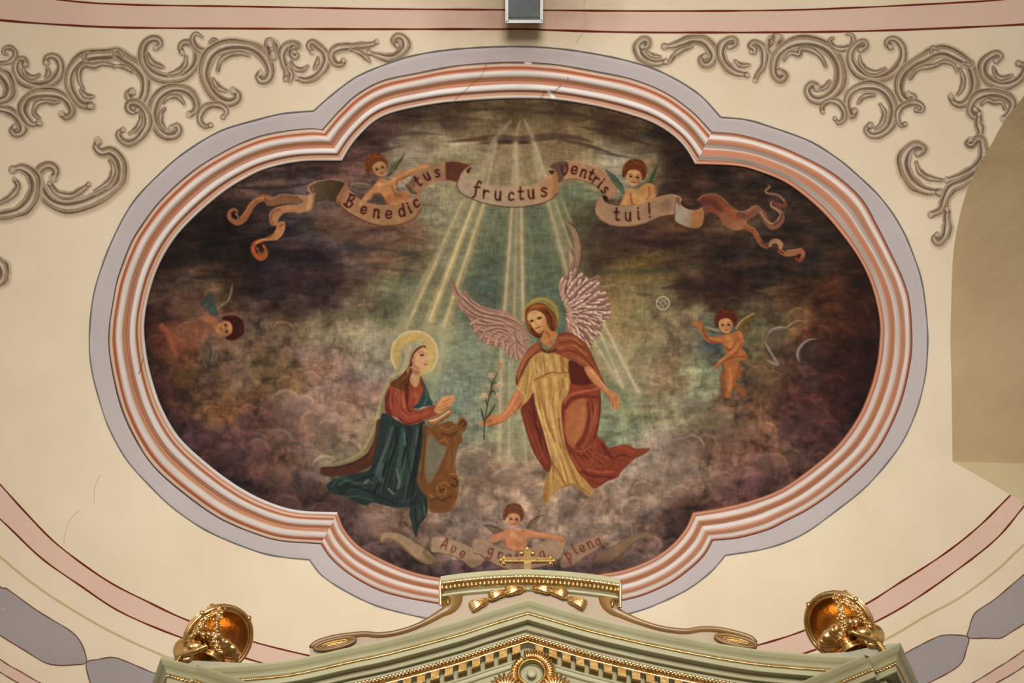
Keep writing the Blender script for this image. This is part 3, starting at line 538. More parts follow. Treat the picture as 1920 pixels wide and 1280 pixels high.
# --- figures --------------------------------------------------------------
SK, SKD, SKL = K(182,130,86), K(122,70,40), K(206,162,118)
def head(x, y, r, rot, hair, skin=K(186,142,100), hairl=K(150,92,44), face=(0, .25), eyes=True, hr=1.0, hp=None):
    """a child's or person's head: hair mass, face oval, eyes, nose, mouth, cheeks"""
    t = math.radians(rot); c_, s_ = math.cos(t), math.sin(t)
    def L(u, v): return (x+(u*c_-v*s_)*r, y+(u*s_+v*c_)*r)
    hb = hp or [(-1.1,-.1),(-1.0,-.75),(-.5,-1.2),(.1,-1.3),(.75,-1.1),(1.12,-.5),(1.1,.15),(.85,.55),(.6,.2),(-.6,.2),(-.85,.6),(-1.1,.4)]
    cv.poly([L(u*hr, v*hr) for u, v in hb], hair, 1, .9)
    for k in range(13):
        a0 = -3.3+k*.30; bx, by = .98*hr*math.cos(a0), 1.04*hr*math.sin(a0)-.14; q = .13+.07*((k*5) % 3)/2
        cv.poly([L(bx+q*math.cos(t_), by+q*math.sin(t_)) for t_ in np.linspace(0, 5.3, 7)], hair*(.85+.25*((k*3) % 4)/3), .9, .8)
    for k in range(22):
        a0 = -3.2+k*.178; ra = .72+.34*((k*7) % 5)/4; bx, by = ra*hr*math.cos(a0), ra*hr*math.sin(a0)-.18; q = .17
        if by > face[1]-.45 and abs(bx-face[0]) < .7: continue
        cv.stroke([L(bx+q*math.cos(a0+t_), by+q*math.sin(a0+t_)) for t_ in (-1.4, -.5, .4, 1.3)], r*.12, hairl if k % 3 else hair*.5, .38, 1.0)
    fo = face
    fp = [(-.72,-.3),(-.4,-.62),(.1,-.7),(.55,-.55),(.76,-.15),(.72,.35),(.45,.8),(.1,1.0),(-.3,.85),(-.62,.45)]
    m = cv.poly([L(u+fo[0], v+fo[1]) for u, v in fp], skin, 1, .8); cv.setclip(m)
    cv.blob(*L(fo[0]+.5, fo[1]+.3), r*.35, r*.7, skin*.72, .55, rot); cv.blob(*L(fo[0]-.15, fo[1]-.25), r*.45, r*.3, np.minimum(skin*1.14, 1), .6, rot)
    cv.blob(*L(fo[0]-.4, fo[1]+.35), r*.25, r*.2, K(190,104,70), .4); cv.blob(*L(fo[0]+.42, fo[1]+.35), r*.22, r*.2, K(170,90,60), .4)
    cv.setclip(None)
    for sx in (-.33, .33):
        cv.blob(*L(fo[0]+sx, fo[1]), r*.22, r*.17, skin*.62, .7, rot); cv.stroke([L(fo[0]+sx-.08, fo[1]+.0), L(fo[0]+sx+.06, fo[1]+.0)], r*.20, K(50,30,20), .9, .6)
        cv.stroke([L(fo[0]+sx-.2, fo[1]-.2), L(fo[0]+sx, fo[1]-.28), L(fo[0]+sx+.18, fo[1]-.2)], r*.09, K(110,68,40), .6, .8)
    cv.stroke([L(fo[0]+.02, fo[1]-.05), L(fo[0]-.05, fo[1]+.3), L(fo[0]+.08, fo[1]+.34)], r*.1, skin*.68, .7, .8)
    cv.stroke([L(fo[0]-.2, fo[1]+.55), L(fo[0], fo[1]+.58), L(fo[0]+.2, fo[1]+.53)], r*.15, K(142,58,40), .8, .7)
def shade(clipm, items):
    cv.setclip(clipm)
    for it in items: cv.stroke(*it)
    cv.setclip(None)
# cherub upper left
R1 = part('painted_cherub', None, 'curly haired cherub stretching an arm along the banner, upper left')
part('wing', R1)
for k in range(7): cv.stroke([(727+k*1.5,330-k*2), (733+k*3,318-k*2.5), (742+k*2.6,303-k*2.2)], [4,4,1], K(78+k*5,80+k*4,62), .7, 1.0)
cv.stroke([(728,330),(740,318),(750,302),(759,288)], [3,3,3,1], K(60,62,48), .85); cv.stroke([(735,322),(747,316),(750,305)], 2, K(126,124,96), .7)
part('wing', R1); cv.poly([(656,346),(670,342),(690,344),(700,352),(692,364),(676,362),(662,356)], K(110,96,84), .8, 1.2); cv.stroke([(657,346),(672,343),(692,346)], 2, K(152,140,120), .8); cv.stroke([(662,350),(672,354),(690,354)], 2, K(76,64,58), .8)
cv.reg = R1
b = cv.poly([(716,334),(728,338),(738,332),(752,322),(770,317),(788,309),(798,307),(806,309),(804,315),(790,320),(772,328),(756,338),(746,346),(742,354),(748,360),(760,358),(770,364),(766,374),(752,382),(728,384),(722,374),(714,364),(704,364),(694,374),(682,380),(674,382),(680,372),(690,360),(700,350),(708,340)], SK)
shade(b, [([(746,350),(744,340),(760,332),(790,321)], 4, SKD, .6, 1.5), ([(700,366),(712,364),(720,374),(728,384)], 6, SKD, .6, 2), ([(730,372),(750,366),(768,372)], 14, K(140,92,58), .5, 4), ([(735,350),(740,362),(750,366)], 5, SKD, .5, 2), ([(710,346),(724,344),(740,336)], 6, SKL, .6, 2), ([(760,324),(780,315),(800,311)], 3, SKL, .6, 1.2), ([(684,374),(696,360)], 4, SKL, .5, 1.4)])
cv.stroke([(678,378),(674,384),(680,382),(684,378)], 2.6, SKL, .8)
head(706, 313, 17, -18, K(112,64,30), face=(.3,.25), hr=1.15)
# cherub upper right
R2 = part('painted_cherub', None, 'auburn haired cherub leaning on the banner above tui, upper right')
part('wing', R2)
for k in range(8): cv.stroke([(1216,352-k*2), (1222+k*.6,338-k*2.6), (1229+k*1.2,322-k*2.8)], [5,5,1], K(62+k*4,74+k*4,62), .65, 1.3)
cv.stroke([(1216,345),(1226,326),(1237,296)], [3,4,1], K(50,66,56), .8)
part('wing', R2)
for k in range(7): cv.stroke([(1137+k*2,322+k*3), (1150+k*2,334+k*3.5), (1168+k,350+k*3)], [2,6,3], K(58+k*5,80+k*3,74), .65, 1.5)
cv.stroke([(1136,319),(1152,330),(1166,346)], 3, K(46,70,68), .8)
cv.reg = R2
b = cv.poly([(1180,354),(1194,356),(1208,346),(1220,344),(1229,350),(1232,362),(1230,370),(1216,377),(1198,383),(1182,385),(1164,385),(1167,376),(1172,362)], K(184,136,84))
shade(b, [([(1182,362),(1184,376),(1186,384)], 4, SKD, .6, 1.4), ([(1216,352),(1218,364),(1212,374)], 3, SKD, .6, 1.4), ([(1190,366),(1204,372)], 9, K(206,162,104), .6, 3), ([(1196,381),(1216,376)], 4, SKL, .7, 1.2), ([(1172,378),(1176,366)], 5, K(206,150,106), .6, 1.4), ([(1228,352),(1231,366)], 4, K(120,70,40), .5, 1.5)])
head(1190, 325, 18.5, 8, K(106,52,22), face=(.0,.35), skin=K(196,150,102), hairl=K(158,96,40), hr=1.1)
# cherub right, whole figure
R3 = part('painted_cherub', None, 'naked cherub standing on a cloud with one arm raised, right')
part('wing', R3); cv.poly([(1378,618),(1388,604),(1402,593),(1415,586),(1410,600),(1408,616),(1400,628),(1390,624)], K(104,82,50), .9, 1); cv.stroke([(1380,616),(1392,600),(1414,587)], 2.6, K(176,144,90), .9); cv.stroke([(1392,612),(1402,604),(1406,620)], 2, K(66,48,30), .7)
part('wing', R3); cv.stroke([(1323,612),(1334,616),(1348,620)], [2,5,3], K(160,138,88), .85, 1); cv.stroke([(1330,620),(1344,624)], 3, K(82,64,44), .8, 1)
cv.reg = R3; RS = K(168,104,60)
b1 = cv.poly([(1358,690),(1351,704),(1350,716),(1354,728),(1356,738),(1352,744),(1362,745),(1362,730),(1360,716),(1364,704)], RS*.8)
b1 = cv.poly([(1384,690),(1390,700),(1388,708),(1380,714),(1386,724),(1396,728),(1399,738),(1392,744),(1386,736),(1376,724),(1370,712),(1372,698)], RS*.85)
b = cv.poly([(1356,628),(1374,624),(1386,620),(1394,628),(1395,642),(1391,652),(1398,660),(1401,670),(1394,676),(1384,676),(1390,686),(1390,696),(1380,706),(1376,722),(1372,736),(1370,745),(1361,744),(1363,726),(1361,706),(1360,692),(1358,680),(1362,670),(1360,656),(1355,644),(1340,645),(1326,640),(1318,630),(1314,618),(1308,612),(1298,606),(1302,603),(1310,605),(1318,604),(1319,612),(1324,622),(1334,632)], RS)
shade(b, [([(1318,614),(1322,628),(1334,640),(1352,644)], 4, K(112,56,30), .65, 1.5), ([(1360,650),(1366,656),(1378,650),(1384,636)], 3, K(110,58,32), .7, 1.4), ([(1358,676),(1376,670),(1396,668)], 3, K(110,58,32), .6, 1.5), ([(1364,632),(1372,640),(1368,648)], 8, K(200,146,92), .6, 3), ([(1388,626),(1386,646),(1376,662)], 6, K(196,136,84), .6, 2), ([(1368,690),(1370,712),(1368,732)], 5, K(196,136,84), .6, 2), ([(1388,680),(1384,700),(1376,715)], 5, K(112,58,32), .6, 2), ([(1330,634),(1350,636)], 3, K(196,136,84), .6, 1.4)])
cv.stroke([(1388,640),(1380,656),(1366,668),(1352,678),(1344,684)], [13,11,9,8,7], RS, 1); cv.stroke([(1390,644),(1382,660),(1366,672),(1352,682)], 2.4, K(110,54,30), .6, 1.2); cv.stroke([(1384,644),(1374,658),(1358,670),(1348,678)], 3, K(204,146,94), .6, 1.2)
for q in [(340,687),(342,689),(345,690)]: cv.stroke([(1346,682),(1000+q[0],q[1])], 2.4, RS, .9)
head(1362, 603, 17, -4, K(90,38,22), face=(-.1,.35), skin=K(192,142,96), hairl=K(124,62,36), hr=1.1)
# cherub left, sideways
R4 = part('painted_cherub', None, 'dark haired cherub head lying sideways in a reddish cloud, left')
part('wing', R4); cv.poly([(394,546),(402,560),(405,575),(410,590),(396,592),(390,582),(376,572),(380,566),(388,562)], K(50,78,80), .8, 1.6); cv.blob(386,572,4,4,K(130,110,88),.6)
cv.stroke([(436,532),(433,548),(428,562),(416,572),(408,578)], [1,4,4,4,3], K(150,144,116), .7, 1.2); cv.stroke([(425,552),(416,566),(408,574)], 5, K(110,98,64), .5, 2)
part('wing', R4); cv.poly([(396,625),(400,645),(401,665),(396,682),(386,690),(380,670),(376,655),(386,640)], K(86,76,70), .55, 1.5); cv.stroke([(386,642),(396,656),(394,672)], 3, K(54,62,64), .7, 1.4); cv.stroke([(399,648),(400,664),(396,676)], 2, K(144,136,118), .6); cv.stroke([(376,656),(380,674),(386,688)], 2, K(130,118,104), .5)
cv.reg = R4
cv.poly([(300,612),(322,604),(350,606),(378,602),(404,596),(412,606),(408,620),(390,628),(376,646),(350,656),(334,676),(322,668),(314,640)], K(132,88,70), .55, 5)
cv.stroke([(302,610),(316,624),(322,645),(330,664)], 9, K(166,92,68), .6, 3); cv.stroke([(340,632),(352,622),(366,628)], 4, K(120,78,62), .6, 2); cv.stroke([(384,598),(402,602),(408,616)], 12, K(170,110,76), .8, 2.5); cv.stroke([(386,610),(385,625),(378,640)], 3, K(166,116,82), .6)
head(431, 615, 18, 82, K(62,22,14), face=(-.02,.40), skin=K(184,134,88), hairl=K(104,44,28), hr=1.15)
# cherub bottom
R5 = part('painted_cherub', None, 'brown haired cherub holding the lower banner above the gilded cross')
part('wing', R5); cv.poly([(908,985),(922,984),(936,990),(944,996),(930,1004),(922,998)], K(96,80,66), .8, 1); cv.stroke([(906,984),(920,985),(934,990)], 2, K(74,60,50), .9); cv.stroke([(922,990),(934,996)], 2, K(140,122,100), .7)
part('wing', R5); cv.poly([(986,990),(994,978),(1004,970),(1014,966),(1010,976),(1002,986),(992,992)], K(102,84,68), .8, 1); cv.stroke([(988,990),(996,977),(1010,968),(1020,965)], 1.8, K(78,62,52), .9); cv.stroke([(996,984),(1006,984),(1008,978)], 1.6, K(150,130,108), .7)
cv.reg = R5
b = cv.poly([(944,996),(956,992),(972,995),(988,992),(1008,997),(1030,1000),(1048,1003),(1058,1009),(1061,1020),(1056,1024),(1050,1014),(1036,1010),(1014,1010),(996,1008),(990,1014),(988,1026),(980,1032),(952,1030),(945,1020),(944,1010),(936,1014),(926,1017),(917,1014),(922,1006),(934,1000)], K(184,126,92))
shade(b, [([(946,1012),(948,1024),(960,1032)], 4, K(130,76,54), .6, 1.5), ([(990,1010),(988,1024)], 3, K(130,76,54), .6, 1.4), ([(1000,1008),(1036,1011),(1054,1014)], 3, K(140,80,56), .6, 1.3), ([(960,1002),(976,1010)], 10, K(208,154,116), .6, 3), ([(1000,1000),(1030,1003)], 3, K(208,154,116), .6, 1.2), ([(966,1012),(970,1024)], 3, K(150,96,68), .5, 1.6)])
head(963, 967, 16, 4, K(106,64,40), face=(.05,.4), skin=K(190,138,102), hairl=K(136,88,56), hr=1.1)
# --- kneeling woman
R6 = part('painted_woman', None, 'woman in red bodice and blue mantle kneeling with joined hands')
part('halo', R6, 'pale gold halo')
cv.blob(777,665,62,62,K(160,150,112),.45)
cv.poly([(777+44*math.cos(t), 664+44*math.sin(t)) for t in np.linspace(0,6.1,24)], K(186,162,100), .92, 1.5); cv.blob(800,690,26,22,K(176,164,108),.8); cv.blob(768,640,22,14,K(190,160,92),.6)
cv.stroke([(777+43.5*math.cos(t), 664+43.5*math.sin(t)) for t in np.linspace(2.5,7.0,30)], 4.2, K(200,180,152), .8, 1.2)
part('veil', R6, 'thin white veil')
cv.poly([(750,672),(744,690),(736,704),(722,722),(712,748),(702,778),(694,806),(684,832),(668,850),(640,862),(612,872),(640,878),(672,872),(694,846),(708,812),(718,782),(722,752),(728,730),(736,716),(752,700)], K(128,130,98), .55, 2.5)
for p in [[(748,694),(732,706),(718,736),(708,768),(700,806)], [(742,706),(728,722),(716,752),(706,790),(692,822),(676,846)], [(712,760),(704,786),(690,800)], [(700,800),(686,836),(660,858),(628,868)], [(716,772),(706,800),(694,828)]]: cv.stroke(p, [1,3,2.2,1], K(180,174,136), .6, 1.2)
for p in [[(735,712),(722,740),(714,765)], [(710,790),(700,818),(686,844)]]: cv.stroke(p, [1,3,1], K(96,92,66), .55, 1.4)
cv.stroke([(690,740),(696,770),(690,800),(680,830)], 4, K(120,138,118), .4, 3)
v = cv.poly([(748,672),(752,656),(762,645),(776,639),(790,641),(799,648),(796,652),(784,656),(776,668),(771,682),(762,692),(752,700),(738,708),(734,706),(744,694)], K(160,156,128)); shade(v, [([(756,662),(754,680),(744,698)], 3, K(118,118,96), .6, 1.4), ([(770,650),(764,668),(760,684)], 4, K(180,172,146), .7, 1.5), ([(780,646),(772,662),(768,678)], 2, K(122,118,92), .6, 1.2), ([(764,646),(780,642),(794,646)], 2.4, K(188,182,156), .6)])
part('hair', R6)
h_ = cv.poly([(799,649),(796,655),(788,656),(780,664),(776,676),(772,688),(766,698),(768,712),(764,724),(756,728),(744,722),(736,716),(748,708),(760,696),(768,684),(772,668),(780,655),(790,649)], K(92,48,24)); shade(h_, [([(764,702),(756,712),(750,720)], 5, K(120,76,32), .6, 2), ([(778,664),(772,684),(764,698)], 2, K(60,26,14), .7, 1)])
cv.stroke([(788,706),(792,714),(794,724)], 3.5, K(100,54,28), .85, 1)
cv.reg = R6
nk = cv.poly([(768,688),(786,694),(788,704),(792,712),(780,726),(770,718),(763,706)], K(184,142,106)); shade(nk, [([(768,690),(780,698),(788,698)], 5, K(140,86,56), .6, 2), ([(770,700),(778,712)], 4, K(208,172,136), .6, 2)])
fc = cv.poly([(784,657),(794,651),(799,655),(799.5,664),(804,676),(800,680),(802,684),(799,690),(793,696),(784,693),(776,688),(773,676),(777,665)], K(196,154,120), 1, .7)
shade(fc, [([(776,668),(775,682),(784,692)], 5, K(150,98,66), .6, 2), ([(788,662),(796,658)], 4, K(214,178,146), .7, 1.5), ([(786,678),(792,686)], 4, K(206,158,124), .6, 1.5)])
cv.blob(791,665,5,3.4,K(130,86,60),.7); cv.stroke([(789,665.5),(793,665.5)], 3.2, K(44,28,22), .95, .6); cv.stroke([(785,661),(790,659),(796,660)], 1.4, K(110,70,48), .7, .6); cv.stroke([(796,682),(800,683)], 2.4, K(150,62,46), .85, .6); cv.stroke([(799,676),(801,678)], 1.4, K(130,80,56), .7, .5)
part('bodice', R6, 'red bodice and sleeve')
t_ = cv.poly([(738,714),(750,710),(762,706),(768,714),(780,727),(789,713),(795,718),(797,732),(794,746),(786,760),(776,766),(784,770),(800,764),(814,760),(820,764),(822,776),(812,782),(796,788),(778,795),(762,797),(748,786),(736,780),(724,776),(722,752),(727,732)], K(146,60,42))
shade(t_, [([(728,735),(725,758),(732,780)], 8, K(84,26,22), .7, 3), ([(760,716),(764,740),(762,762),(770,772)], 3, K(84,30,24), .7, 1.4), ([(745,728),(752,746),(758,762)], 7, K(184,100,70), .6, 2.5), ([(776,738),(784,746),(780,758)], 8, K(176,84,62), .6, 3), ([(752,770),(766,782),(784,778),(806,770)], 6, K(176,84,60), .6, 2.5), ([(748,784),(764,794),(790,788)], 4, K(98,28,26), .7, 1.6), ([(740,740),(748,762),(762,776)], 2, K(104,40,30), .7, 1.2), ([(774,770),(788,774),(812,766)], 2, K(110,40,30), .6, 1.2), ([(768,722),(774,736)], 3, K(110,44,32), .5, 1.2)])
folds(t_, [(738,716),(728,745),(734,776)], [(764,712),(762,740),(768,776)], 6, K(96,30,24), K(186,98,68), .5, 3.2, 1)
folds(t_, [(750,784),(780,786),(818,776)], [(762,764),(788,766),(816,760)], 3, K(104,34,28), K(180,88,62), .45, 2.6, 2)
folds(t_, [(772,726),(774,745),(776,764)], [(792,722),(790,744),(784,760)], 4, K(110,40,30), K(184,92,66), .45, 2.6, 3)
kr_ = [k for k, v in REG.items() if v[0] == 'hair' and v[1] == R6][0]; cv.reg = kr_
h2 = cv.poly([(770,690),(764,700),(750,708),(736,715),(733,722),(744,728),(756,732),(764,730),(768,722),(769,708),(774,698)], K(96,56,30)); shade(h2, [([(766,700),(754,712),(746,722)], 4, K(134,88,42), .6, 1.6), ([(770,704),(766,718),(762,728)], 3, K(62,30,18), .7, 1.2), ([(752,712),(748,722)], 2, K(66,36,20), .6, 1)])
cv.poly([(764,716),(768,740),(764,756),(760,740),(760,724)], K(70,28,22), .5, 2)
cv.poly([(788,706),(793,712),(796,722),(792,726),(788,716)], K(100,54,28), .85, 1)
part('mantle', R6, 'deep blue mantle')
cv.poly([(794,716),(802,732),(806,744),(812,756),(808,761),(796,762),(784,766),(775,764),(784,756),(790,744),(795,732)], K(44,78,78)); cv.stroke([(798,730),(800,746),(796,758)], 3, K(92,122,116), .7, 1.4); cv.stroke([(804,742),(808,754)], 2, K(40,100,104), .7)
cv.poly([(708,788),(703,820),(690,848),(668,864),(634,874),(604,876),(604,890),(632,893),(670,886),(700,870),(716,830),(722,790)], K(84,50,36), .95, 1.3); cv.stroke([(714,792),(706,828),(692,858)], 6, K(128,64,40), .6, 2.5); cv.stroke([(690,852),(660,868),(625,878)], 3, K(44,32,30), .7, 1.6)
MA = [(716,776),(730,778),(744,788),(764,797),(784,794),(797,790),(796,815),(792,845),(786,875),(784,900),(790,918),(800,926),(803,948),(800,968),(790,982),(784,994),(781,1008),(776,996),(772,980),(768,965),(768,952),(745,952),(722,948),(700,942),(686,948),(664,940),(646,930),(625,926),(614,916),(616,906),(634,896),(662,888),(692,882),(700,860),(706,830),(712,800)]
m = cv.poly(MA, K(42,60,62))
folds(m, [(728,782),(722,830),(704,880),(690,935)], [(794,794),(788,850),(776,905),(768,948)], 15, K(20,28,34), K(82,116,112), .55, 4.0, 4)
folds(m, [(620,902),(660,892),(700,886)], [(640,932),(680,934),(730,944)], 8, K(22,34,42), K(70,112,106), .6, 3.4, 5)
folds(m, [(772,930),(776,960),(780,1000)], [(800,930),(798,958),(786,990)], 4, K(26,36,42), K(84,108,106), .5, 3.4, 6)
for p, w, c, a in [([(736,800),(728,830),(716,860),(706,890)],5,(92,124,120),.6),([(756,806),(752,840),(748,880),(752,910)],9,(70,108,100),.55),([(758,812),(760,835)],3,(116,148,140),.7),([(782,800),(776,830),(768,870),(760,905)],7,(64,96,90),.5),([(784,804),(780,830)],2.5,(110,136,132),.6),([(744,880),(748,900),(746,915)],4,(128,148,138),.6),
    ([(744,800),(740,840),(722,880),(716,900),(700,922)],4,(20,28,34),.75),([(768,800),(764,850),(772,900)],3,(26,36,38),.7),([(790,800),(782,850),(776,900),(772,945)],6,(26,32,36),.7),([(700,890),(680,896),(660,902),(640,915)],5,(26,38,44),.7),([(636,908),(650,900),(672,906),(700,904)],4,(74,114,104),.6),
    ([(640,922),(660,912),(690,920),(716,932),(740,944)],3,(24,34,40),.75),([(690,900),(684,904)],5,(120,140,130),.7),([(728,916),(738,926)],3.5,(150,160,146),.7),([(640,935),(668,930),(700,938)],5,(64,100,92),.5),([(716,872),(712,890),(716,900)],9,(86,106,110),.6),([(622,912),(632,900),(650,894)],3,(56,104,112),.6),
    ([(750,940),(770,938),(778,925)],5,(84,88,82),.4),([(780,930),(778,960),(782,985)],4,(28,38,42),.6),([(796,950),(796,966)],3,(106,118,116),.6),([(632,914),(642,920),(640,928)],4,(20,40,40),.7),([(720,830),(706,868),(690,886)],3,(30,40,46),.6)]:
    shade(m, [(p, w, K(*c), a, 1.6)])
cv.reg = R6
hd = cv.poly([(814,770),(818,762),(824,752),(832,743),(836,745),(846,741),(853,744),(852,752),(846,760),(836,768),(824,776)], K(192,138,94)); shade(hd, [([(826,756),(848,746)], 1.4, K(126,72,44), .7, .7), ([(828,762),(850,751)], 1.3, K(126,72,44), .6, .7), ([(824,770),(840,762)], 2, K(140,80,50), .6, 1), ([(832,748),(822,760)], 3, K(214,166,122), .6, 1.2)])
part('open_book', None, 'open book lying on the prayer desk')
cv.poly([(800,790),(812,784),(844,766),(850,770),(846,778),(822,794),(812,798)], K(150,102,54), smooth=False); cv.stroke([(806,789),(820,785),(842,771)], 3.4, K(206,184,158), .95, .8); cv.stroke([(802,793),(814,797),(844,778)], 1.6, K(88,46,20), .9)
R7 = part('painted_prayer_desk', None, 'carved brown wooden prayer desk with scrolled foot')
PD = [(794,796),(808,800),(822,796),(845,790),(856,796),(862,784),(872,784),(877,794),(874,806),(866,814),(868,826),(860,836),(856,850),(854,868),(856,888),(861,896),(860,915),(859,930),(853,946),(846,958),(826,962),(806,958),(803,936),(790,920),(782,900),(788,876),(790,850),(794,820)]
m = cv.poly(PD, K(124,78,38)); cv.poly([(803,818),(812,817),(824,832),(838,838),(836,848),(828,866),(820,884),(806,906),(799,895),(797,880),(799,850)], K(124,116,96), 1, 1)
for p, w, c, a in [([(797,802),(795,850),(790,900)],4,(88,66,28),.7),([(802,820),(799,850),(797,880),(803,905)],2.4,(150,98,50),.7),([(862,795),(868,788),(873,794),(868,800)],3,(74,36,14),.8),([(860,788),(868,783),(876,790)],2.4,(176,122,62),.8),([(824,800),(840,806),(850,800)],3,(160,110,60),.7),([(828,812),(845,816),(858,808)],3,(78,42,18),.7),
    ([(826,826),(834,824),(840,832)],3.5,(164,112,60),.7),([(852,820),(856,835),(850,846)],2.5,(160,100,50),.7),([(844,850),(840,872),(826,896)],7,(140,92,46),.6),([(852,846),(852,870),(850,880)],2.5,(160,96,50),.8),([(842,910),(832,904),(820,912),(822,926),(834,926),(836,916),(828,914)],3,(160,108,50),.75),([(832,916),(826,920)],5,(80,46,22),.8),
    ([(850,896),(858,902),(854,912),(846,908)],3,(74,40,18),.8),([(846,888),(856,890),(861,902)],2.2,(168,116,60),.7),([(806,940),(818,934),(830,938),(846,930)],3,(80,44,22),.7),([(812,950),(840,950)],8,(120,70,36),.6),([(856,915),(858,930),(850,948)],3,(164,110,56),.6),([(804,926),(812,932)],3,(170,120,70),.6)]:
    shade(m, [(p, w, K(*c), a, 1.2)])
# --- angel
R8 = part('painted_angel', None, 'golden haired angel in russet cape holding a lily stem, wings spread'); cv.poly([(1000,680),(1040,676),(1064,700),(1050,900),(1030,880)], K(170,140,80))
part('wing', R8, 'lowered wing of pinkish grey feathers')
LW = [(844,520),(850,530),(858,540),(868,550),(873,546),(880,556),(890,566),(902,573),(926,580),(948,583),(962,590),(974,602),(984,614),(992,632),(990,650),(982,664),(972,674),(960,666),(952,652),(944,648),(925,647),(910,642),(898,630),(890,618),(884,604),(874,590),(864,580),(858,566),(850,546)]
m = cv.poly(LW, K(158,128,116)); folds(m, [(846,524),(880,560),(940,590),(986,618)], [(866,578),(890,612),(930,634),(984,650)], 16, K(98,68,60), K(202,174,162), .6, 2.6, 7, 1.2, 1.0); folds(m, [(950,612),(962,634),(962,664)], [(986,618),(990,640),(976,670)], 6, K(98,68,60), K(202,174,162), .6, 2.6, 8, 1.0, 1.0); cv.setclip(m)
for p in [[(846,526),(856,546),(868,560),(884,574),(902,586),(930,592),(956,598),(980,612)], [(872,550),(884,566),(898,576)], [(858,562),(876,580),(896,592),(930,600),(966,612)], [(866,580),(886,594),(912,604),(950,610),(974,620)], [(886,606),(910,610),(936,610),(950,616)], [(888,618),(906,622),(930,616),(952,620)], [(898,630),(914,634),(934,622),(952,628)], [(912,642),(928,640),(944,628)], [(926,646),(946,640),(956,628)], [(952,652),(966,640),(968,628)], [(960,664),(974,652),(976,634)], [(972,672),(984,656)], [(966,616),(970,636),(980,650)], [(974,640),(990,636)]]:
    cv.stroke(p, [1,2.2,2.4,1.6], K(104,72,64), .8, .8); q = [(a+1, b-3.2) for a, b in p]; cv.stroke(q, [1,2,2.6,1.4], K(196,168,156), .6, 1.0)
cv.setclip(None); cv.stroke([(844,520),(854,540),(862,562),(880,598),(892,622),(910,643),(940,649),(958,664),(972,674)], 1.3, K(100,70,60), .7)
for x, y, an in [(884,606,150),(890,620,140),(900,634,125),(914,643,110),(930,647,95),(944,650,80),(950,658,100),(958,667,95),(968,672,80),(978,670,60),(986,660,50)]:
    a_ = math.radians(an); dx, dy = math.cos(a_), math.sin(a_); P_ = [(x-14*dx, y-14*dy), (x-5*dx, y-5*dy), (x+2.5*dx, y+2.5*dy)]
    cv.stroke(P_, [4,9,6], K(100,70,62), .85, .8); cv.stroke(P_, [3,6.5,4], K(186,156,142), .95, .8); cv.stroke([(x-12*dx, y-12*dy), (x, y)], 1.4, K(128,96,86), .6, .7)
part('wing', R8, 'raised wing of pinkish grey feathers')
RW = [(1062,415),(1074,422),(1084,436),(1090,460),(1090,480),(1086,497),(1083,512),(1092,512),(1098,518),(1108,522),(1122,515),(1126,524),(1127,540),(1138,546),(1140,558),(1146,576),(1144,592),(1138,602),(1130,606),(1130,620),(1124,630),(1114,634),(1112,648),(1102,650),(1090,640),(1078,628),(1062,624),(1062,600),(1062,580),(1054,562),(1049,548),(1049,530),(1056,520),(1066,514),(1068,495),(1064,478),(1066,466),(1072,468),(1078,482),(1076,458),(1072,436)]
m = cv.poly(RW, K(134,106,98)); cv.setclip(m)
cv.poly([(1062,415),(1074,424),(1084,440),(1086,470),(1080,500),(1072,514),(1070,490),(1078,470),(1076,445)], K(150,136,104), .7, 2)
for ring_ in range(9):
    rad = 96-ring_*9.5; na = int(6+rad/7)
    for k in range(na):
        an = -1.75+(k+.5*(ring_ % 2))*2.9/na+jit(1, .05)[0]; x, y = 1054+rad*math.cos(an)*.93, 590+rad*math.sin(an)*.92; L = 11+rng.random()*6; a2 = an+jit(1, .22)[0]+.12; dx, dy = math.cos(a2), math.sin(a2)
        cv.stroke([(x-L*dx+1.8*dy, y-L*dy-1.8*dx), (x+2.6*dy, y-2.6*dx), (x+L*.35*dx, y+L*.35*dy)], [1.4,2.4,1.8], K(78,54,52), .75, .8)
        cv.stroke([(x-L*dx, y-L*dy), (x, y), (x+L*.2*dx, y+L*.2*dy)], [1.2,5.0,3.4], K(216,192,182) if k % 3 else K(184,158,148), .85, .8)
cv.stroke([(1060,528),(1054,545),(1062,566),(1070,590),(1072,620)], 8, K(172,140,122), .7, 2.5); cv.stroke([(1068,520),(1060,540),(1066,560)], 2, K(100,70,58), .8)
cv.setclip(None); cv.stroke([(1066,416),(1078,426),(1087,445),(1091,470),(1087,500),(1081,518)], 2.2, K(84,58,50), .85, .8); cv.stroke([(1067,468),(1070,484),(1068,500)], [1,5,2], K(188,164,146), .8); cv.stroke([(1073,468),(1078,485),(1074,505)], 1.8, K(92,66,54), .8)
part('halo', R8, 'thin golden glow around the head')
cv.blob(1015,590,37,36,K(150,128,66),.75,0,2.6); cv.stroke([(1015+30*math.cos(t), 590+30*math.sin(t)) for t in np.linspace(2.7,6.9,24)], 5, K(176,146,72), .65, 2.2)
cv.reg = R8
DR = [(1000,662),(1020,658),(1048,662),(1066,674),(1070,700),(1071,725),(1062,745),(1055,765),(1055,795),(1060,835),(1070,860),(1084,884),(1100,902),(1113,917),(1108,931),(1098,926),(1086,916),(1070,911),(1052,917),(1036,928),(1030,942),(1019,940),(1020,915),(1027,884),(1034,868),(1026,836),(1014,792),(1005,755),(1001,735),(990,752),(980,770),(979,750),(972,732),(969,726),(976,712),(986,694),(996,676)]
m = cv.poly(DR, K(176,146,86))
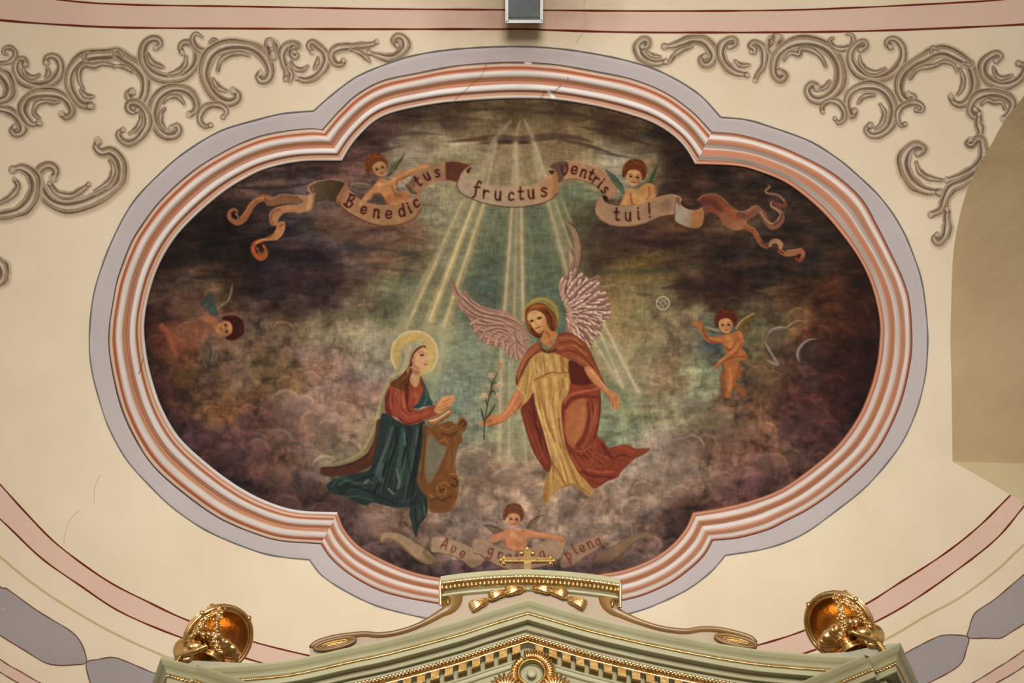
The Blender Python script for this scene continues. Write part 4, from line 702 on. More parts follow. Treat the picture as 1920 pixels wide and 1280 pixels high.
folds(m, [(1004,712),(1010,770),(1030,840),(1036,925)], [(1066,706),(1052,770),(1062,840),(1100,918)], 17, K(128,86,36), K(216,192,134), .62, 3.4, 9, 1.6)
folds(m, [(998,668),(1000,690),(1004,708)], [(1064,678),(1066,690),(1068,700)], 12, K(132,86,40), K(214,194,140), .6, 2.8, 10, .8)
folds(m, [(986,694),(974,730),(982,764)], [(1000,690),(996,720),(988,752)], 5, K(134,98,40), K(206,184,120), .6, 3.0, 11, 1.2); cv.setclip(m)
cv.stroke([(985,700),(976,730),(982,765)], 12, K(160,130,62), .5, 4); cv.stroke([(1024,885),(1022,935)], 12, K(140,98,42), .6, 3)
for p, w, c, a in [([(1006,680),(1010,692),(1014,700)],5,(208,190,140),.6),([(1026,664),(1028,682),(1034,696)],7,(206,186,124),.6),([(1042,668),(1046,684),(1048,696)],6,(204,184,130),.6),([(1018,664),(1020,680),(1026,694)],1.6,(140,92,40),.7),([(1036,664),(1040,682),(1042,694)],1.6,(140,92,40),.7),([(1052,670),(1056,684),(1056,696)],4,(120,64,30),.6),
    ([(1000,720),(1004,750),(1020,790),(1040,840),(1060,900)],4,(216,194,130),.7),([(1012,716),(1016,750),(1030,800),(1050,850),(1066,904)],3,(146,104,44),.75),([(1022,712),(1026,752),(1038,800)],5,(212,190,122),.65),([(1032,710),(1034,745),(1044,800),(1052,840)],2,(150,106,46),.7),([(1040,708),(1044,740),(1048,780)],6,(206,180,108),.6),([(1054,710),(1056,726)],3,(150,100,44),.7),([(1062,710),(1064,728)],4,(208,184,116),.7),([(1048,712),(1050,740)],2,(146,100,42),.6),
    ([(1008,718),(1006,748),(1018,782)],2,(150,104,44),.6),([(1042,830),(1056,860),(1072,905)],4,(214,188,120),.7),([(1050,830),(1066,868),(1084,910)],2.5,(136,88,36),.7),([(1062,845),(1078,880),(1092,910)],5,(196,164,92),.6),([(1036,868),(1050,890),(1062,912)],3,(130,84,34),.7),([(1030,880),(1046,896),(1060,914)],2.4,(196,166,96),.6),([(1052,914),(1070,908),(1088,914),(1106,926)],2.4,(140,88,40),.7),([(1040,900),(1034,925)],2.4,(188,158,86),.6),
    ([(990,690),(988,720),(984,752)],2.4,(150,112,50),.6),([(982,706),(976,726)],3,(206,184,118),.6),([(996,690),(996,720),(988,748)],4,(196,170,100),.5),([(972,728),(984,742),(982,764)],3,(206,188,130),.7)]: cv.stroke(p, np.asarray(w)*1.25, K(*c), a*.85, 1.9)
cv.stroke([(1002,712),(1016,706),(1032,698),(1050,699),(1068,697)], 2.2, K(128,74,34), .85, .8); cv.setclip(None)
part('mantle', R8, 'russet brown mantle wrapped around the hips')
PL = [(1001,738),(1004,760),(1014,792),(1026,836),(1035,868),(1028,886),(1014,870),(1000,846),(990,818),(982,790),(977,766),(990,752)]
m = cv.poly(PL, K(112,50,34)); folds(m, [(982,770),(996,820),(1024,880)], [(1002,742),(1014,790),(1032,866)], 7, K(76,26,20), K(156,82,54), .5, 3.4, 12); shade(m, [([(984,775),(994,812),(1012,860)], 4, K(150,78,46), .6, 2), ([(998,750),(1004,790),(1014,820)], 7, K(84,28,22), .6, 3), ([(1012,840),(1024,866)], 7, K(150,72,40), .6, 3), ([(1006,790),(1010,800)], 4, K(160,76,52), .5, 1.5)])
PR = [(1066,738),(1071,716),(1090,718),(1108,712),(1126,712),(1127,735),(1127,770),(1123,800),(1121,818),(1132,826),(1142,840),(1150,838),(1166,834),(1180,835),(1192,841),(1219,841),(1208,852),(1192,860),(1178,872),(1166,884),(1158,896),(1140,902),(1127,911),(1113,916),(1100,902),(1084,884),(1072,862),(1062,838),(1056,800),(1053,768),(1056,752)]
m = cv.poly(PR, K(132,62,40)); folds(m, [(1066,838),(1090,884),(1124,908)], [(1124,826),(1150,850),(1210,844)], 12, K(86,32,22), K(172,92,56), .55, 4.2, 13, 2.0)
folds(m, [(1104,744),(1108,790),(1092,838)], [(1126,720),(1124,780),(1116,824)], 7, K(90,36,24), K(170,96,60), .5, 3.4, 14); cv.setclip(m)
cv.poly([(1062,772),(1072,757),(1090,748),(1102,752),(1104,775),(1098,805),(1086,828),(1074,840),(1064,828),(1060,800)], K(170,108,68), .9, 3)
for p, w, c, a in [([(1058,752),(1070,740),(1092,734),(1122,728)],4,(176,110,80),.7),([(1060,764),(1072,748),(1096,742),(1120,745)],5,(98,40,28),.75),([(1056,760),(1055,800),(1064,836)],3,(100,40,24),.7),([(1102,756),(1104,780),(1096,815),(1082,834)],7,(104,44,24),.7),([(1118,760),(1112,790),(1104,820),(1092,840)],4,(166,96,60),.65),([(1126,740),(1122,790),(1114,820)],4,(98,40,26),.7),
    ([(1070,842),(1090,846),(1108,836)],3,(176,104,64),.6),([(1066,836),(1080,850),(1100,858)],6,(104,42,28),.6),([(1116,828),(1112,850),(1108,870)],4,(164,84,50),.55),([(1128,832),(1138,848),(1148,858)],6,(88,34,26),.7),([(1124,850),(1130,866),(1136,872)],4,(160,80,46),.5),([(1100,880),(1120,884),(1150,884)],4,(176,92,54),.7),([(1090,884),(1110,892),(1150,894)],5,(98,34,26),.7),([(1152,842),(1168,838),(1184,846)],6,(156,72,38),.6),([(1150,862),(1164,852),(1180,856)],4,(96,36,26),.6),
    ([(1108,902),(1126,906),(1146,896)],6,(112,40,30),.6),([(1092,768),(1090,790),(1080,815)],9,(182,118,76),.4),([(1090,724),(1110,728)],6,(120,48,40),.6),([(1082,864),(1100,872),(1130,876)],4,(150,72,44),.5)]: cv.stroke(p, w, K(*c), a, 1.7)
cv.setclip(None)
part('cape', R8, 'russet cape over both shoulders')
CP = [(1012,642),(1022,656),(1034,652),(1044,638),(1048,626),(1064,624),(1080,629),(1098,644),(1108,660),(1117,680),(1126,700),(1136,722),(1128,714),(1118,700),(1104,688),(1094,688),(1078,678),(1062,672),(1044,664),(1022,659),(1006,664),(994,676),(984,694),(975,712),(970,724),(967,716),(970,700),(974,686),(984,666),(996,650)]
cv.poly([(1068,676),(1096,688),(1108,700),(1124,714),(1100,722),(1080,722),(1070,714)], K(92,34,20), 1, 1.2)
m = cv.poly(CP, K(148,78,48)); folds(m, [(1046,628),(1080,630),(1112,672),(1132,716)], [(1044,660),(1070,668),(1100,684),(1122,708)], 8, K(96,38,22), K(190,116,76), .5, 2.8, 15, 1.0)
folds(m, [(1012,646),(988,664),(972,706)], [(1016,658),(998,672),(974,714)], 5, K(98,38,22), K(190,116,76), .5, 2.4, 16, .8); cv.setclip(m)
for p, w, c, a in [([(1050,634),(1072,634),(1090,646)],3,(188,118,76),.65),([(1048,644),(1074,640),(1096,654)],2.4,(108,48,26),.75),([(1050,652),(1076,648),(1100,664)],3.4,(186,110,70),.6),([(1046,660),(1074,658),(1100,672),(1112,688)],3,(112,48,28),.7),([(1070,668),(1092,676),(1110,692),(1124,706)],3.4,(176,98,60),.6),([(1048,627),(1066,625),(1084,631),(1102,650),(1116,678)],2.2,(92,36,20),.8),
    ([(1006,650),(992,662),(980,682),(972,706)],3,(186,112,72),.65),([(1010,660),(996,668),(982,690),(972,716)],3,(110,44,24),.7),([(1002,658),(990,670)],3,(196,128,86),.5),([(968,706),(970,720)],3,(84,30,18),.7)]: cv.stroke(p, w, K(*c), a, 1.2)
cv.setclip(None)
cv.stroke([(1012,644),(1020,656),(1030,658),(1040,654)], 4.5, K(104,72,28), .9, 1); cv.stroke([(1014,654),(1026,661),(1044,656)], 3, K(70,36,16), .8, 1)
part('neck', R8)
nk = cv.poly([(1018,620),(1030,612),(1038,618),(1046,627),(1040,640),(1032,650),(1025,649),(1016,640),(1014,630)], K(176,122,72)); shade(nk, [([(1024,622),(1030,630),(1032,642)], 4, K(132,76,38), .6, 2), ([(1022,640),(1036,632)], 4, K(200,152,104), .6, 2)])
part('hair', R8)
hp = cv.poly([(985,596),(986,582),(994,573),(1008,568),(1022,571),(1031,578),(1040,588),(1045,600),(1045,614),(1039,622),(1030,616),(1026,606),(1020,622),(1014,634),(1004,632),(994,624),(989,612)], K(104,54,22))
cv.setclip(hp); cv.blob(1005,574,14,6,K(158,108,52),.7); cv.blob(1038,598,5,14,K(130,78,36),.6); cv.blob(991,600,4,14,K(140,92,38),.6)
for p in [[(990,590),(996,578),(1010,573)], [(988,600),(990,584),(1000,576)], [(1010,572),(1024,576),(1034,588)], [(1034,590),(1042,602),(1042,616)], [(990,604),(994,618),(1004,628)], [(1028,590),(1034,602),(1036,614)]]: cv.stroke(p, 2.4, K(160,104,48), .6, 1.1)
cv.stroke([(1024,582),(1032,596),(1036,616)], 3, K(54,20,10), .7, 1.4); cv.stroke([(996,616),(1004,628),(1014,632)], 3.5, K(58,24,12), .7, 1.4); cv.setclip(None)
part('face', R8)
fc = cv.poly([(990,597),(993,586),(1002,582),(1012,584),(1021,591),(1025,601),(1024,612),(1018,621),(1011,625),(1003,619),(996,609)], K(198,156,108), 1, .7)
cv.setclip(fc); cv.blob(1021,606,8,16,K(150,98,56),.6,10); cv.blob(1004,590,11,6,K(214,178,132),.6); cv.blob(1001,608,4,6,K(208,164,118),.5); cv.blob(1012,621,9,4,K(150,98,60),.45)
cv.blob(997,601,5,3.4,K(120,80,48),.7); cv.blob(1011,595.5,5.4,3.4,K(120,80,48),.7,-12); cv.blob(1001,586,8,4,K(170,120,70),.4); cv.setclip(None)
cv.stroke([(995,602),(999,601)], 3.4, K(44,28,18), .95, .6); cv.stroke([(1009,597),(1014,595.5)], 3.4, K(44,28,18), .95, .6); cv.stroke([(1004,602),(1004,608),(1008,609)], 1.4, K(136,88,50), .7, .7); cv.stroke([(1004,615.5),(1009,614),(1013,612)], 2.6, K(140,60,42), .9, .6)
part('arm', R8, 'arm stretched out to hold the lily')
fa = cv.poly([(970,730),(980,738),(981,750),(977,762),(966,774),(952,786),(938,794),(922,799),(912,799),(900,797),(895,795),(902,791),(910,785),(918,780),(930,779),(938,777),(945,772),(952,760),(960,744)], K(184,120,80))
shade(fa, [([(978,756),(964,776),(944,790),(916,799)], 4, K(120,62,38), .6, 1.6), ([(968,740),(956,762),(944,778)], 4, K(214,160,116), .6, 1.8), ([(908,790),(922,786)], 1.4, K(120,64,40), .7, .7), ([(904,794),(920,791)], 1.2, K(120,64,40), .6, .7)])
part('arm', R8, 'lowered open handed arm')
ra = cv.poly([(1096,690),(1108,688),(1118,700),(1130,716),(1142,730),(1152,735),(1160,741),(1163,750),(1161,762),(1158,770),(1152,767),(1147,758),(1142,746),(1136,738),(1124,728),(1110,716),(1102,704)], K(184,126,84))
shade(ra, [([(1100,704),(1116,722),(1136,738),(1144,752)], 4, K(122,66,40), .6, 1.6), ([(1108,694),(1122,710),(1140,730)], 4, K(212,164,120), .6, 1.6), ([(1148,746),(1150,764)], 1.4, K(124,66,42), .7, .7), ([(1154,746),(1156,766)], 1.2, K(124,66,42), .7, .7)])
part('lily_stem', R8, 'stem of small white lilies')
cv.stroke([(908,823),(908,800),(910,786),(914,758),(922,724),(930,704),(938,690)], [3,3,2.6,2.4,2.4,2,1.6], K(70,64,40), .95, .7)
for p in [[(908,790),(904,775),(902,764)], [(912,784),(922,770),(929,756)], [(918,740),(924,732),(930,740)], [(922,724),(921,714)], [(913,758),(909,746)], [(924,718),(934,716)]]: cv.stroke(p, [3,4,1], K(66,62,40), .9, .8)
for x, y in [(920,704),(936,721),(908,742),(934,741)]:
    for q in range(5):
        t = q*1.256+.3; cv.stroke([(x, y), (x+6*math.cos(t), y+6*math.sin(t))], [4,2], K(202,182,150), .85, .8)
    cv.blob(x, y+1, 2.6, 2.6, K(166,92,52), .8)
cv.stroke([(938,690),(939,682)], 4, K(170,110,66), .8, .8); cv.stroke([(933,700),(936,692)], 3, K(176,150,110), .7)
cv.reg = None
# pigments as they read on the wall: browner, duller figures over a slightly cooler sky
PIG = {'wing': (.95, .88, .80), 'painted_banner': (.90, .85, .79), 'mantle': (.93, .87, .80), 'halo': (.95, .92, .86), 'painted_light_rays': (.95, .93, .95), 'bodice': (.93, 1.0, .92), 'painted_angel': (.92, .85, .78), 'cape': (.88, .86, .78), 'painted_prayer_desk': (.86, .84, .80)}
for k_ in range(0, len(REG)+1):
    f_ = (.94, .93, .98) if k_ == 0 else PIG.get(REG[k_][0], (.94, .89, .82))
    if k_ and REG[k_][0] == 'mantle' and REG[k_][1] == R6: f_ = (.90, .80, .72)
    if k_ and REG[k_][0] == 'wing' and REG[k_][1] not in (R8,): f_ = (.95, .92, .86)
    cv.c[cv.id == k_] *= np.array(f_)
# pigment grain over the whole picture
g1 = fbm(cv.h, cv.w, 5, 5, 91, 2)*.075+fbm(cv.h, cv.w, 14, 14, 95, 3)*.07
cv.c = np.stack([gblur(np.pad(cv.c[..., q], 4, mode='edge'), .5)[4:-4, 4:-4] for q in range(3)], -1)*(1+g1)[..., None]; cv.c = (cv.c-.36)*1.12+.355; gm = cv.c.mean(-1, keepdims=True); cv.c = np.clip(gm+(cv.c-gm)*.90, 0.02, 1)
for k in range(260):
    x = 270+1380*rng.random(); y = 185+890*rng.random(); ix = int((x-cv.x0)*FS); iy = int((y-cv.y0)*FS)
    cv.blob(x, y, 1.5+2*rng.random(), 1.5+2*rng.random(), np.clip(cv.c[iy, ix]*(1.22 if k % 2 else .72), 0, 1), .5)
# ================================================================== THE VAULT AND ITS PAINTED DECORATION
def P2(s): return np.array([[float(v) for v in t.split(',')] for t in s.split()])
IN = dict(  # inner edge, clockwise from the upper left cusp
 top=P2('641,301 655,277 675,252 705,225 742,209 805,196 855,190 955,184 1035,186 1110,197 1172,212 1222,229 1260,252 1285,277 1304,308'),
 right=P2('1304,308 1379,311 1421,321 1477,345 1534,390 1576,437 1612,488 1635,539 1649,600 1648,650 1642,690 1630,732 1609,780 1573,831 1526,873 1466,915 1407,938 1348,952 1299,960'),
 bottom=P2('1299,960 1285,990 1260,1020 1222,1047 1172,1067 1122,1076 1050,1087 960,1092 880,1088 805,1079 755,1065 705,1042 670,1020 645,990 633,960'),
 left=P2('633,960 557,956 497,938 438,906 379,861 334,817 304,766 287,719 275,668 270,612 277,561 294,505 322,454 358,412 417,361 471,328 513,312 569,302 641,301'))
MD = dict(
 top=P2('604,242 635,207 670,175 717,150 780,136 855,122 955,115 1035,119 1110,131 1185,147 1247,172 1297,207 1335,246'),
 right=P2('1335,246 1385,251 1435,264 1490,285 1560,322 1615,370 1647,425 1672,475 1695,525 1707,570 1711,640 1706,690 1690,755 1662,818 1633,860 1581,909 1522,952 1473,978 1440,994 1385,1009 1337,1014'),
 bottom=P2('1337,1014 1322,1040 1297,1065 1260,1092 1210,1115 1165,1127 1090,1142 985,1150 900,1146 830,1134 755,1120 705,1105 655,1077 620,1047 601,1020'),
 left=P2('601,1020 530,1015 480,1002 410,972 344,926 290,878 255,828 228,770 212,710 203,650 204,610 210,570 220,520 242,460 262,425 300,375 360,320 425,280 480,256 530,245 580,240 604,242'))
OUT = dict(
 top=P2('588,207 610,187 650,155 680,137 730,117 780,102 855,91 955,86 1035,89 1110,99 1185,115 1247,137 1310,175 1352,219'),
 right=P2('1352,219 1397,223 1440,235 1515,262 1565,292 1600,320 1652,370 1690,425 1715,482 1730,532 1738,595 1740,640 1736,700 1722,760 1699,816 1670,860 1624,912 1571,955 1506,1001 1440,1027 1360,1041'),
 bottom=P2('1360,1041 1335,1070 1297,1100 1260,1120 1210,1141 1160,1155 1080,1174 985,1182 890,1176 805,1160 755,1149 705,1135 655,1112 605,1080 580,1049'),
 left=P2('580,1049 530,1044 480,1033 394,998 328,955 279,909 236,860 203,800 183,740 171,690 167,640 172,570 185,515 212,445 250,377 305,319 350,282 412,245 480,224 530,212 588,207'))
SEG = ['top', 'right', 'bottom', 'left']; NS = {'top': 300, 'right': 440, 'bottom': 300, 'left': 440}
def loop(D): return {k: resample(cr(D[k], False, 2), NS[k]) for k in SEG}
LI, LM, LO = loop(IN), loop(MD), loop(OUT)
# --- the ceiling itself: one shell that stops at the window reveal on the right
EDGE = P2('2160,-260 2075,-80 2010,60 1920,179 1880,232 1850,287 1830,320 1810,366 1795,425 1787,480 1784,545 1782,640 1784,720 1785,800 1786,865')
SILLE = P2('1786,865 1820,884 1855,904 1890,925 1960,963 2060,1015 2200,1085 2320,1150')
def xright(y):
    if y <= 865: return float(np.interp(y, cre[:, 1], cre[:, 0]))
    return float(np.interp(y, SILLE[:, 1], SILLE[:, 0]))
cre = cr(EDGE, False, 4)
ys = np.unique(np.r_[np.arange(-260, 1480, 8.0), 865.0, cre[:, 1]]); us = np.linspace(0, 1, 300)
XR = np.array([xright(y) for y in ys]); GX = -330+us[None]*(XR[:, None]+330); GY = np.repeat(ys[:, None], len(us), 1)
ceiling = mesh_np('ceiling', vault(GX, GY).reshape(-1, 3), grid_faces(len(ys), len(us)), M_CREAM); tag(ceiling, kind='structure')
# window reveal: jamb and sill, going back into the thickness of the wall
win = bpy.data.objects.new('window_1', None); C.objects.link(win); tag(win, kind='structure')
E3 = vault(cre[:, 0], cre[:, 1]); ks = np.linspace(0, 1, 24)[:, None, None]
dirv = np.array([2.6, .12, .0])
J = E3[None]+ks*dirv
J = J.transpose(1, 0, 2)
jamb = mesh_np('jamb', J.reshape(-1, 3), grid_faces(len(cre), 24), M_REVEAL_SHADE, win)
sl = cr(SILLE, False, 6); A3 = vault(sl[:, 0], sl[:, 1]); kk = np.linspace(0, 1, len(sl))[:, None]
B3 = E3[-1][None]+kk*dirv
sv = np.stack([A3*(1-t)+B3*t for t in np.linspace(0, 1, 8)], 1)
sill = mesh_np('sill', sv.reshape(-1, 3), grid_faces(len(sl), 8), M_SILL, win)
# --- painted bands and lines (thin coats laid on the plaster)
def band(name, a, b, mat, off, parent=None, n=120, across=6, kind=None):
    A = resample(cr(a, False, 3), n); B = resample(cr(b, False, 3), n); t = np.linspace(0, 1, across)[None, :, None]
    G = A[:, None]*(1-t)+B[:, None]*t
    o = mesh_np(name, vault(G[..., 0], G[..., 1], off).reshape(-1, 3), grid_faces(n, across), mat, parent)
    return tag(o, kind=kind)
def line(name, pts, w, mat, off, parent=None, n=140, closed=False, kind=None, wob=.25):
    p = resample(cr(pts, closed, 2), n); t = np.gradient(p, axis=0); t /= np.linalg.norm(t, axis=1, keepdims=True)+1e-9
    nn = np.stack([-t[:, 1], t[:, 0]], -1); ww = w*(1+wob*np.sin(np.arange(n)*.37+w)*np.sin(np.arange(n)*.11))[:, None]/2
    G = np.stack([p-nn*ww, p+nn*ww], 1)
    o = mesh_np(name, vault(G[..., 0], G[..., 1], off).reshape(-1, 3), grid_faces(n, 2), mat, parent)
    return tag(o, kind=kind)
def sroot(name):
    o = bpy.data.objects.new(name, None); C.objects.link(o); return tag(o, kind='structure')
T1a = P2('-330,-75 -100,-28 110,-1 240,8 480,12 700,16 960,18 1200,20 1440,19 1600,14 1800,4 1900,-3 2040,-18')
T1b = P2('-330,-10 -150,20 0,37 120,46 240,51 480,53 700,54 960,54 1040,56 1200,60 1440,60 1600,58 1750,53 1920,45 2010,38')
t1 = sroot('trim_1'); band('pink_band', T1a, T1b, M_PINK, .003, t1); line('red_line', T1a, 3.0, M_RED, .005, t1, 260); line('red_line', T1b, 3.2, M_RED, .005, t1, 260)
L2a = P2('-260,560 -180,690 -90,810 0,908 49,962 108,1021 197,1086 279,1129 358,1165 475,1203 580,1229 700,1254'); L2b = P2('-300,640 -200,780 -100,890 0,973 75,1044 148,1096 230,1149 348,1198 475,1238 580,1266 700,1290')
t2 = sroot('trim_2'); band('pink_band', L2a, L2b, M_PINK, .003, t2); line('red_line', L2a, 3.2, M_RED, .005, t2, 200); line('red_line', L2b, 3.0, M_RED, .005, t2, 200)
R2a = P2('1891,924 1834,988 1768,1040 1686,1093 1624,1132 1560,1160 1502,1184 1440,1204 1340,1230'); R2b = P2('1952,905 1920,947 1867,1011 1784,1076 1702,1132 1637,1168 1560,1205 1510,1224 1420,1250')
R2a = np.vstack([[1895,928], R2a[1:]]); R2b = np.vstack([[1950,958], [1920,985-38], R2b[2:]]); R2b[0] = (1938, 951); R2b[1] = (1921, 948)
t3 = sroot('trim_3'); band('pink_band', R2a, R2b, M_PINK, .003, t3); line('red_line', R2a, 3.2, M_RED, .005, t3, 160); line('red_line', R2b[1:], 3.0, M_RED, .005, t3, 160)
# half round bead at the springing
def beadrun(name, pts, r, k=3):
    p = resample(cr(pts, False, 3), 160); Q = vault(p[:, 0], p[:, 1]); Nn = vault(p[:, 0], p[:, 1], 1.0)-Q
    T = np.gradient(Q, axis=0); T /= np.linalg.norm(T, axis=1, keepdims=True); B = np.cross(Nn, T)
    a = np.linspace(0, math.pi, 9)[None, :, None]
    V = Q[:, None]+r*1.6*np.cos(a)*B[:, None]+r*np.sin(a)*Nn[:, None]
    return tag(mesh_np(name, V.reshape(-1, 3), grid_faces(160, 9), M_BEAD), kind='structure')
beadrun('trim_4', P2('-330,745 -200,890 -90,980 0,1044 39,1076 98,1119 197,1178 295,1224 380,1256 480,1290'), .0065)
beadrun('trim_5', P2('2150,810 2040,915 1920,1021 1867,1070 1801,1119 1735,1155 1663,1197 1580,1232 1480,1266'), .0065)
# grey-lavender lozenge chain on the wall below
def lozenge(name, outline, off=.003):
    p = cr(outline, True, 6); c = p.mean(0); rings = [c+(p-c)*k for k in (1, .66, .33, .02)]
    G = np.stack(rings+[], 1); n = len(p)
    o = mesh_np(name, vault(G[..., 0], G[..., 1], off).reshape(-1, 3), grid_faces(n, 4, True), M_LAV2)
    ln = line('outline', np.vstack([outline]), 2.2, M_BROWN, off+.002, o, 220, True); return tag(o, kind='structure')
lozenge('trim_6', P2('-110,1010 -60,1056 0,1100 13,1104 66,1142 100,1163 131,1182 148,1199 158,1220 161,1242 138,1246 108,1247 82,1241 49,1221 0,1191 -60,1150 -120,1100 -140,1050'))
lozenge('trim_7', P2('162,1242 184,1236 210,1232 232,1238 282,1259 340,1280 390,1310 400,1350 340,1360 260,1340 200,1320 178,1300 166,1270'))
lozenge('trim_8', P2('1816,1195 1818,1176 1824,1157 1834,1144 1867,1122 1920,1077 1990,1020 2040,1000 2050,1060 2000,1120 1950,1152 1920,1170 1899,1183 1876,1196 1850,1196'))
lozenge('trim_9', P2('1816,1195 1811,1221 1804,1241 1785,1257 1742,1280 1690,1305 1640,1315 1620,1290 1650,1254 1702,1222 1755,1195 1770,1191 1788,1190'))
t = sroot('trim_10'); a, b = P2('-100,1160 0,1236 40,1260 75,1280 140,1312'), P2('-120,1185 0,1260 30,1278 60,1294 120,1325'); band('pink_band', a, b, M_PINK, .003, t); line('brown_line', a, 2.2, M_BROWN, .005, t); line('brown_line', b, 2.2, M_BROWN, .005, t)
t = sroot('trim_11'); a, b = P2('2020,1140 1920,1219 1867,1254 1824,1280 1760,1312'), P2('2020,1172 1920,1249 1867,1281 1800,1318'); band('pink_band', a, b, M_PINK, .003, t); line('brown_line', a, 2.2, M_BROWN, .005, t); line('brown_line', b, 2.2, M_BROWN, .005, t)
# hairline cracks in the plaster
t = sroot('trim_12')
for p in [P2('1096,0 1095,20 1100,35 1093,50 1092,62 1084,72 1080,82'), P2('188,890 180,905 176,925 177,945'), P2('150,955 130,975 122,1000 119,1020')]: line('crack', p, .9, M_BEAD, .004, t, 60)
# --- striped plaster moulding with its lavender border
fc3 = vault(np.array(960.), np.array(640.))
frame = empty('plaster_picture_frame', (0, 0, 0), 'quatrefoil plaster moulding painted in orange and white stripes around the ceiling painting', 'picture frame')
def lut(rows): a = np.array([r[0] for r in rows]); c = np.array([r[1:] for r in rows])/255.; d_ = np.clip((c[:, :1]-c[:, 2:]-.18)*2, 0, 1); c = c*(1-.13*d_); gm = c.mean(-1, keepdims=True); c = gm+(c-gm)*.84; return a, c
S_TOP = lut([(0,92,66,52),(.035,96,70,56),(.05,214,186,158),(.10,222,190,160),(.13,176,86,52),(.17,190,96,60),(.20,214,160,130),(.24,218,206,196),(.34,216,204,194),(.38,216,174,140),(.43,206,128,88),(.47,214,164,126),(.50,170,84,50),(.54,206,150,112),(.565,168,92,62),(.59,218,196,184),(.63,220,211,203),(.71,218,208,200),(.74,214,168,134),(.77,188,96,60),(.80,196,112,76),(.83,222,186,158),(.87,222,184,154),(.895,196,120,84),(.92,226,192,166),(.95,220,206,190),(.965,216,216,216),(1,206,208,210)])
S_RIGHT = lut([(0,120,70,54),(.03,150,84,60),(.07,206,142,108),(.11,218,203,190),(.18,221,210,201),(.21,206,140,104),(.27,200,126,88),(.33,208,146,110),(.38,216,190,176),(.42,222,212,203),(.50,220,209,199),(.53,206,140,102),(.60,198,122,84),(.66,206,138,100),(.70,212,166,134),(.73,221,210,201),(.82,222,212,204),(.85,206,140,108),(.89,196,114,80),(.93,218,172,140),(.97,196,118,84),(1,150,78,54)])
def sweep_frame(name, k, mat):
    nv = 46; v = np.linspace(0, 1, nv); A, B = LM[k], LI[k]; n = len(A)
    G = A[:, None]*(1-v[None, :, None])+B[:, None]*v[None, :, None]
    prof = .012+.03*np.exp(-((v-.30)/.14)**2)+.034*np.exp(-((v-.68)/.13)**2)+.012*np.exp(-((v-.94)/.04)**2)-.006*np.exp(-((v-.50)/.04)**2)
    prof[0] = 0.0; prof[1] = .010; off = np.repeat(prof[None], n, 0)
    V = vault(G[..., 0], G[..., 1], off)
    # inner lip turns back to the painting
    V = np.concatenate([V, vault(B[:, 0]+0*B[:, 0], B[:, 1], -.004)[:, None]], 1)
    rr = fbm(n, nv, 30, 3, hash(k) % 97 if False else {'top':1,'right':2,'bottom':3,'left':4}[k], 3)
    a, c = S_RIGHT if k == 'right' else S_TOP; wv = np.clip(v[None]+rr*.012*(v[None] > .03), 0, 1)
    col = np.stack([np.interp(wv, a, c[:, q]) for q in range(3)], -1)
    if k == 'bottom':
        a2, c2 = S_RIGHT; col2 = np.stack([np.interp(wv, a2, c2[:, q]) for q in range(3)], -1); col = col2
    br = fbm(n, nv, 22, 1.3, 60+len(k), 2); col = col*(1+.06*br[..., None]); col = col+np.clip(br, 0, 1)[..., None]*np.array([.02, -.05, -.08])*(col[..., :1]-col[..., 2:] > .12)
    # breaks in the plaster at the crown
    def mark(pts, w, c, al):
        P = cr(pts, False, 1.0); d = np.full(G.shape[:2], 1e9)
        for q in P: d = np.minimum(d, np.hypot(G[..., 0]-q[0], G[..., 1]-q[1]))
        f = np.clip(w-d+.5, 0, 1)[..., None]*al; return f, np.array(c)/255.
    if k == 'top':
        for pts, w, c, al in [(P2('852,188 862,176 880,160 898,145 908,130 911,122'), .7, (90,60,46), .7), (P2('1012,186 1022,172 1030,168 1040,168 1052,158'), .9, (80,56,44), .85), (P2('1029,170 1034,176 1038,182'), 3.2, (232,232,228), .95), (P2('1066,140 1064,150 1062,160'), .6, (110,84,70), .6), (P2('985,117 995,118'), 2, (222,216,210), .8)]:
            f, cc = mark(pts, w, c, al); col = col*(1-f)+cc*f
    if k == 'left':
        f, cc = mark(P2('268,672 262,690 258,700'), .9, (70,44,34), .8); col = col*(1-f)+cc*f
    col = np.concatenate([col, np.repeat(np.array([[[.42, .36, .33]]]), n, 0)], 1)  # dark lip colour stands in for shadow along the inner edge
    return mesh_np(name, V.reshape(-1, 3), grid_faces(n, nv+1), mat, frame, cols=np.clip(col, 0, 1))
for k in SEG: sweep_frame('moulding', k, M_STRIPE)
for k in SEG:
    G = LM[k][:, None]*(1-np.linspace(0, 1, 7)[None, :, None])+LO[k][:, None]*np.linspace(0, 1, 7)[None, :, None]; off = np.full(G.shape[:2], .006); off[:, -1] = 0
    b = mesh_np('border_band', vault(G[..., 0], G[..., 1], off).reshape(-1, 3), grid_faces(len(G), 7), M_LAV, frame); b['label'] = 'lavender grey border band'
for k in SEG: line('outline', np.vstack([LO[k][:-1:6], LO[k][-1:]]), 2.4, M_SLATE, .009, frame, 260)
# --- the painting, cut along the painted figures
root = empty('ceiling_painting', (0, 0, 0), 'dark fresco of an angel and a kneeling woman inside the striped quatrefoil frame', 'painting')
border = np.vstack([LI[k] for k in SEG])
hm = Canvas(cv.x0, cv.y0, cv.x0+(cv.w-1)/FS, cv.y0+(cv.h-1)/FS, FS); cov, ix, iy = hm.mask(border, 0.05, False)
full = np.zeros((cv.h, cv.w)); y0 = max(iy, 0); x0 = max(ix, 0); y1 = min(iy+cov.shape[0], cv.h); x1 = min(ix+cov.shape[1], cv.w); full[y0:y1, x0:x1] = cov[y0-iy:y1-iy, x0-ix:x1-ix]
inside = gblur(full, 2.2) > .02
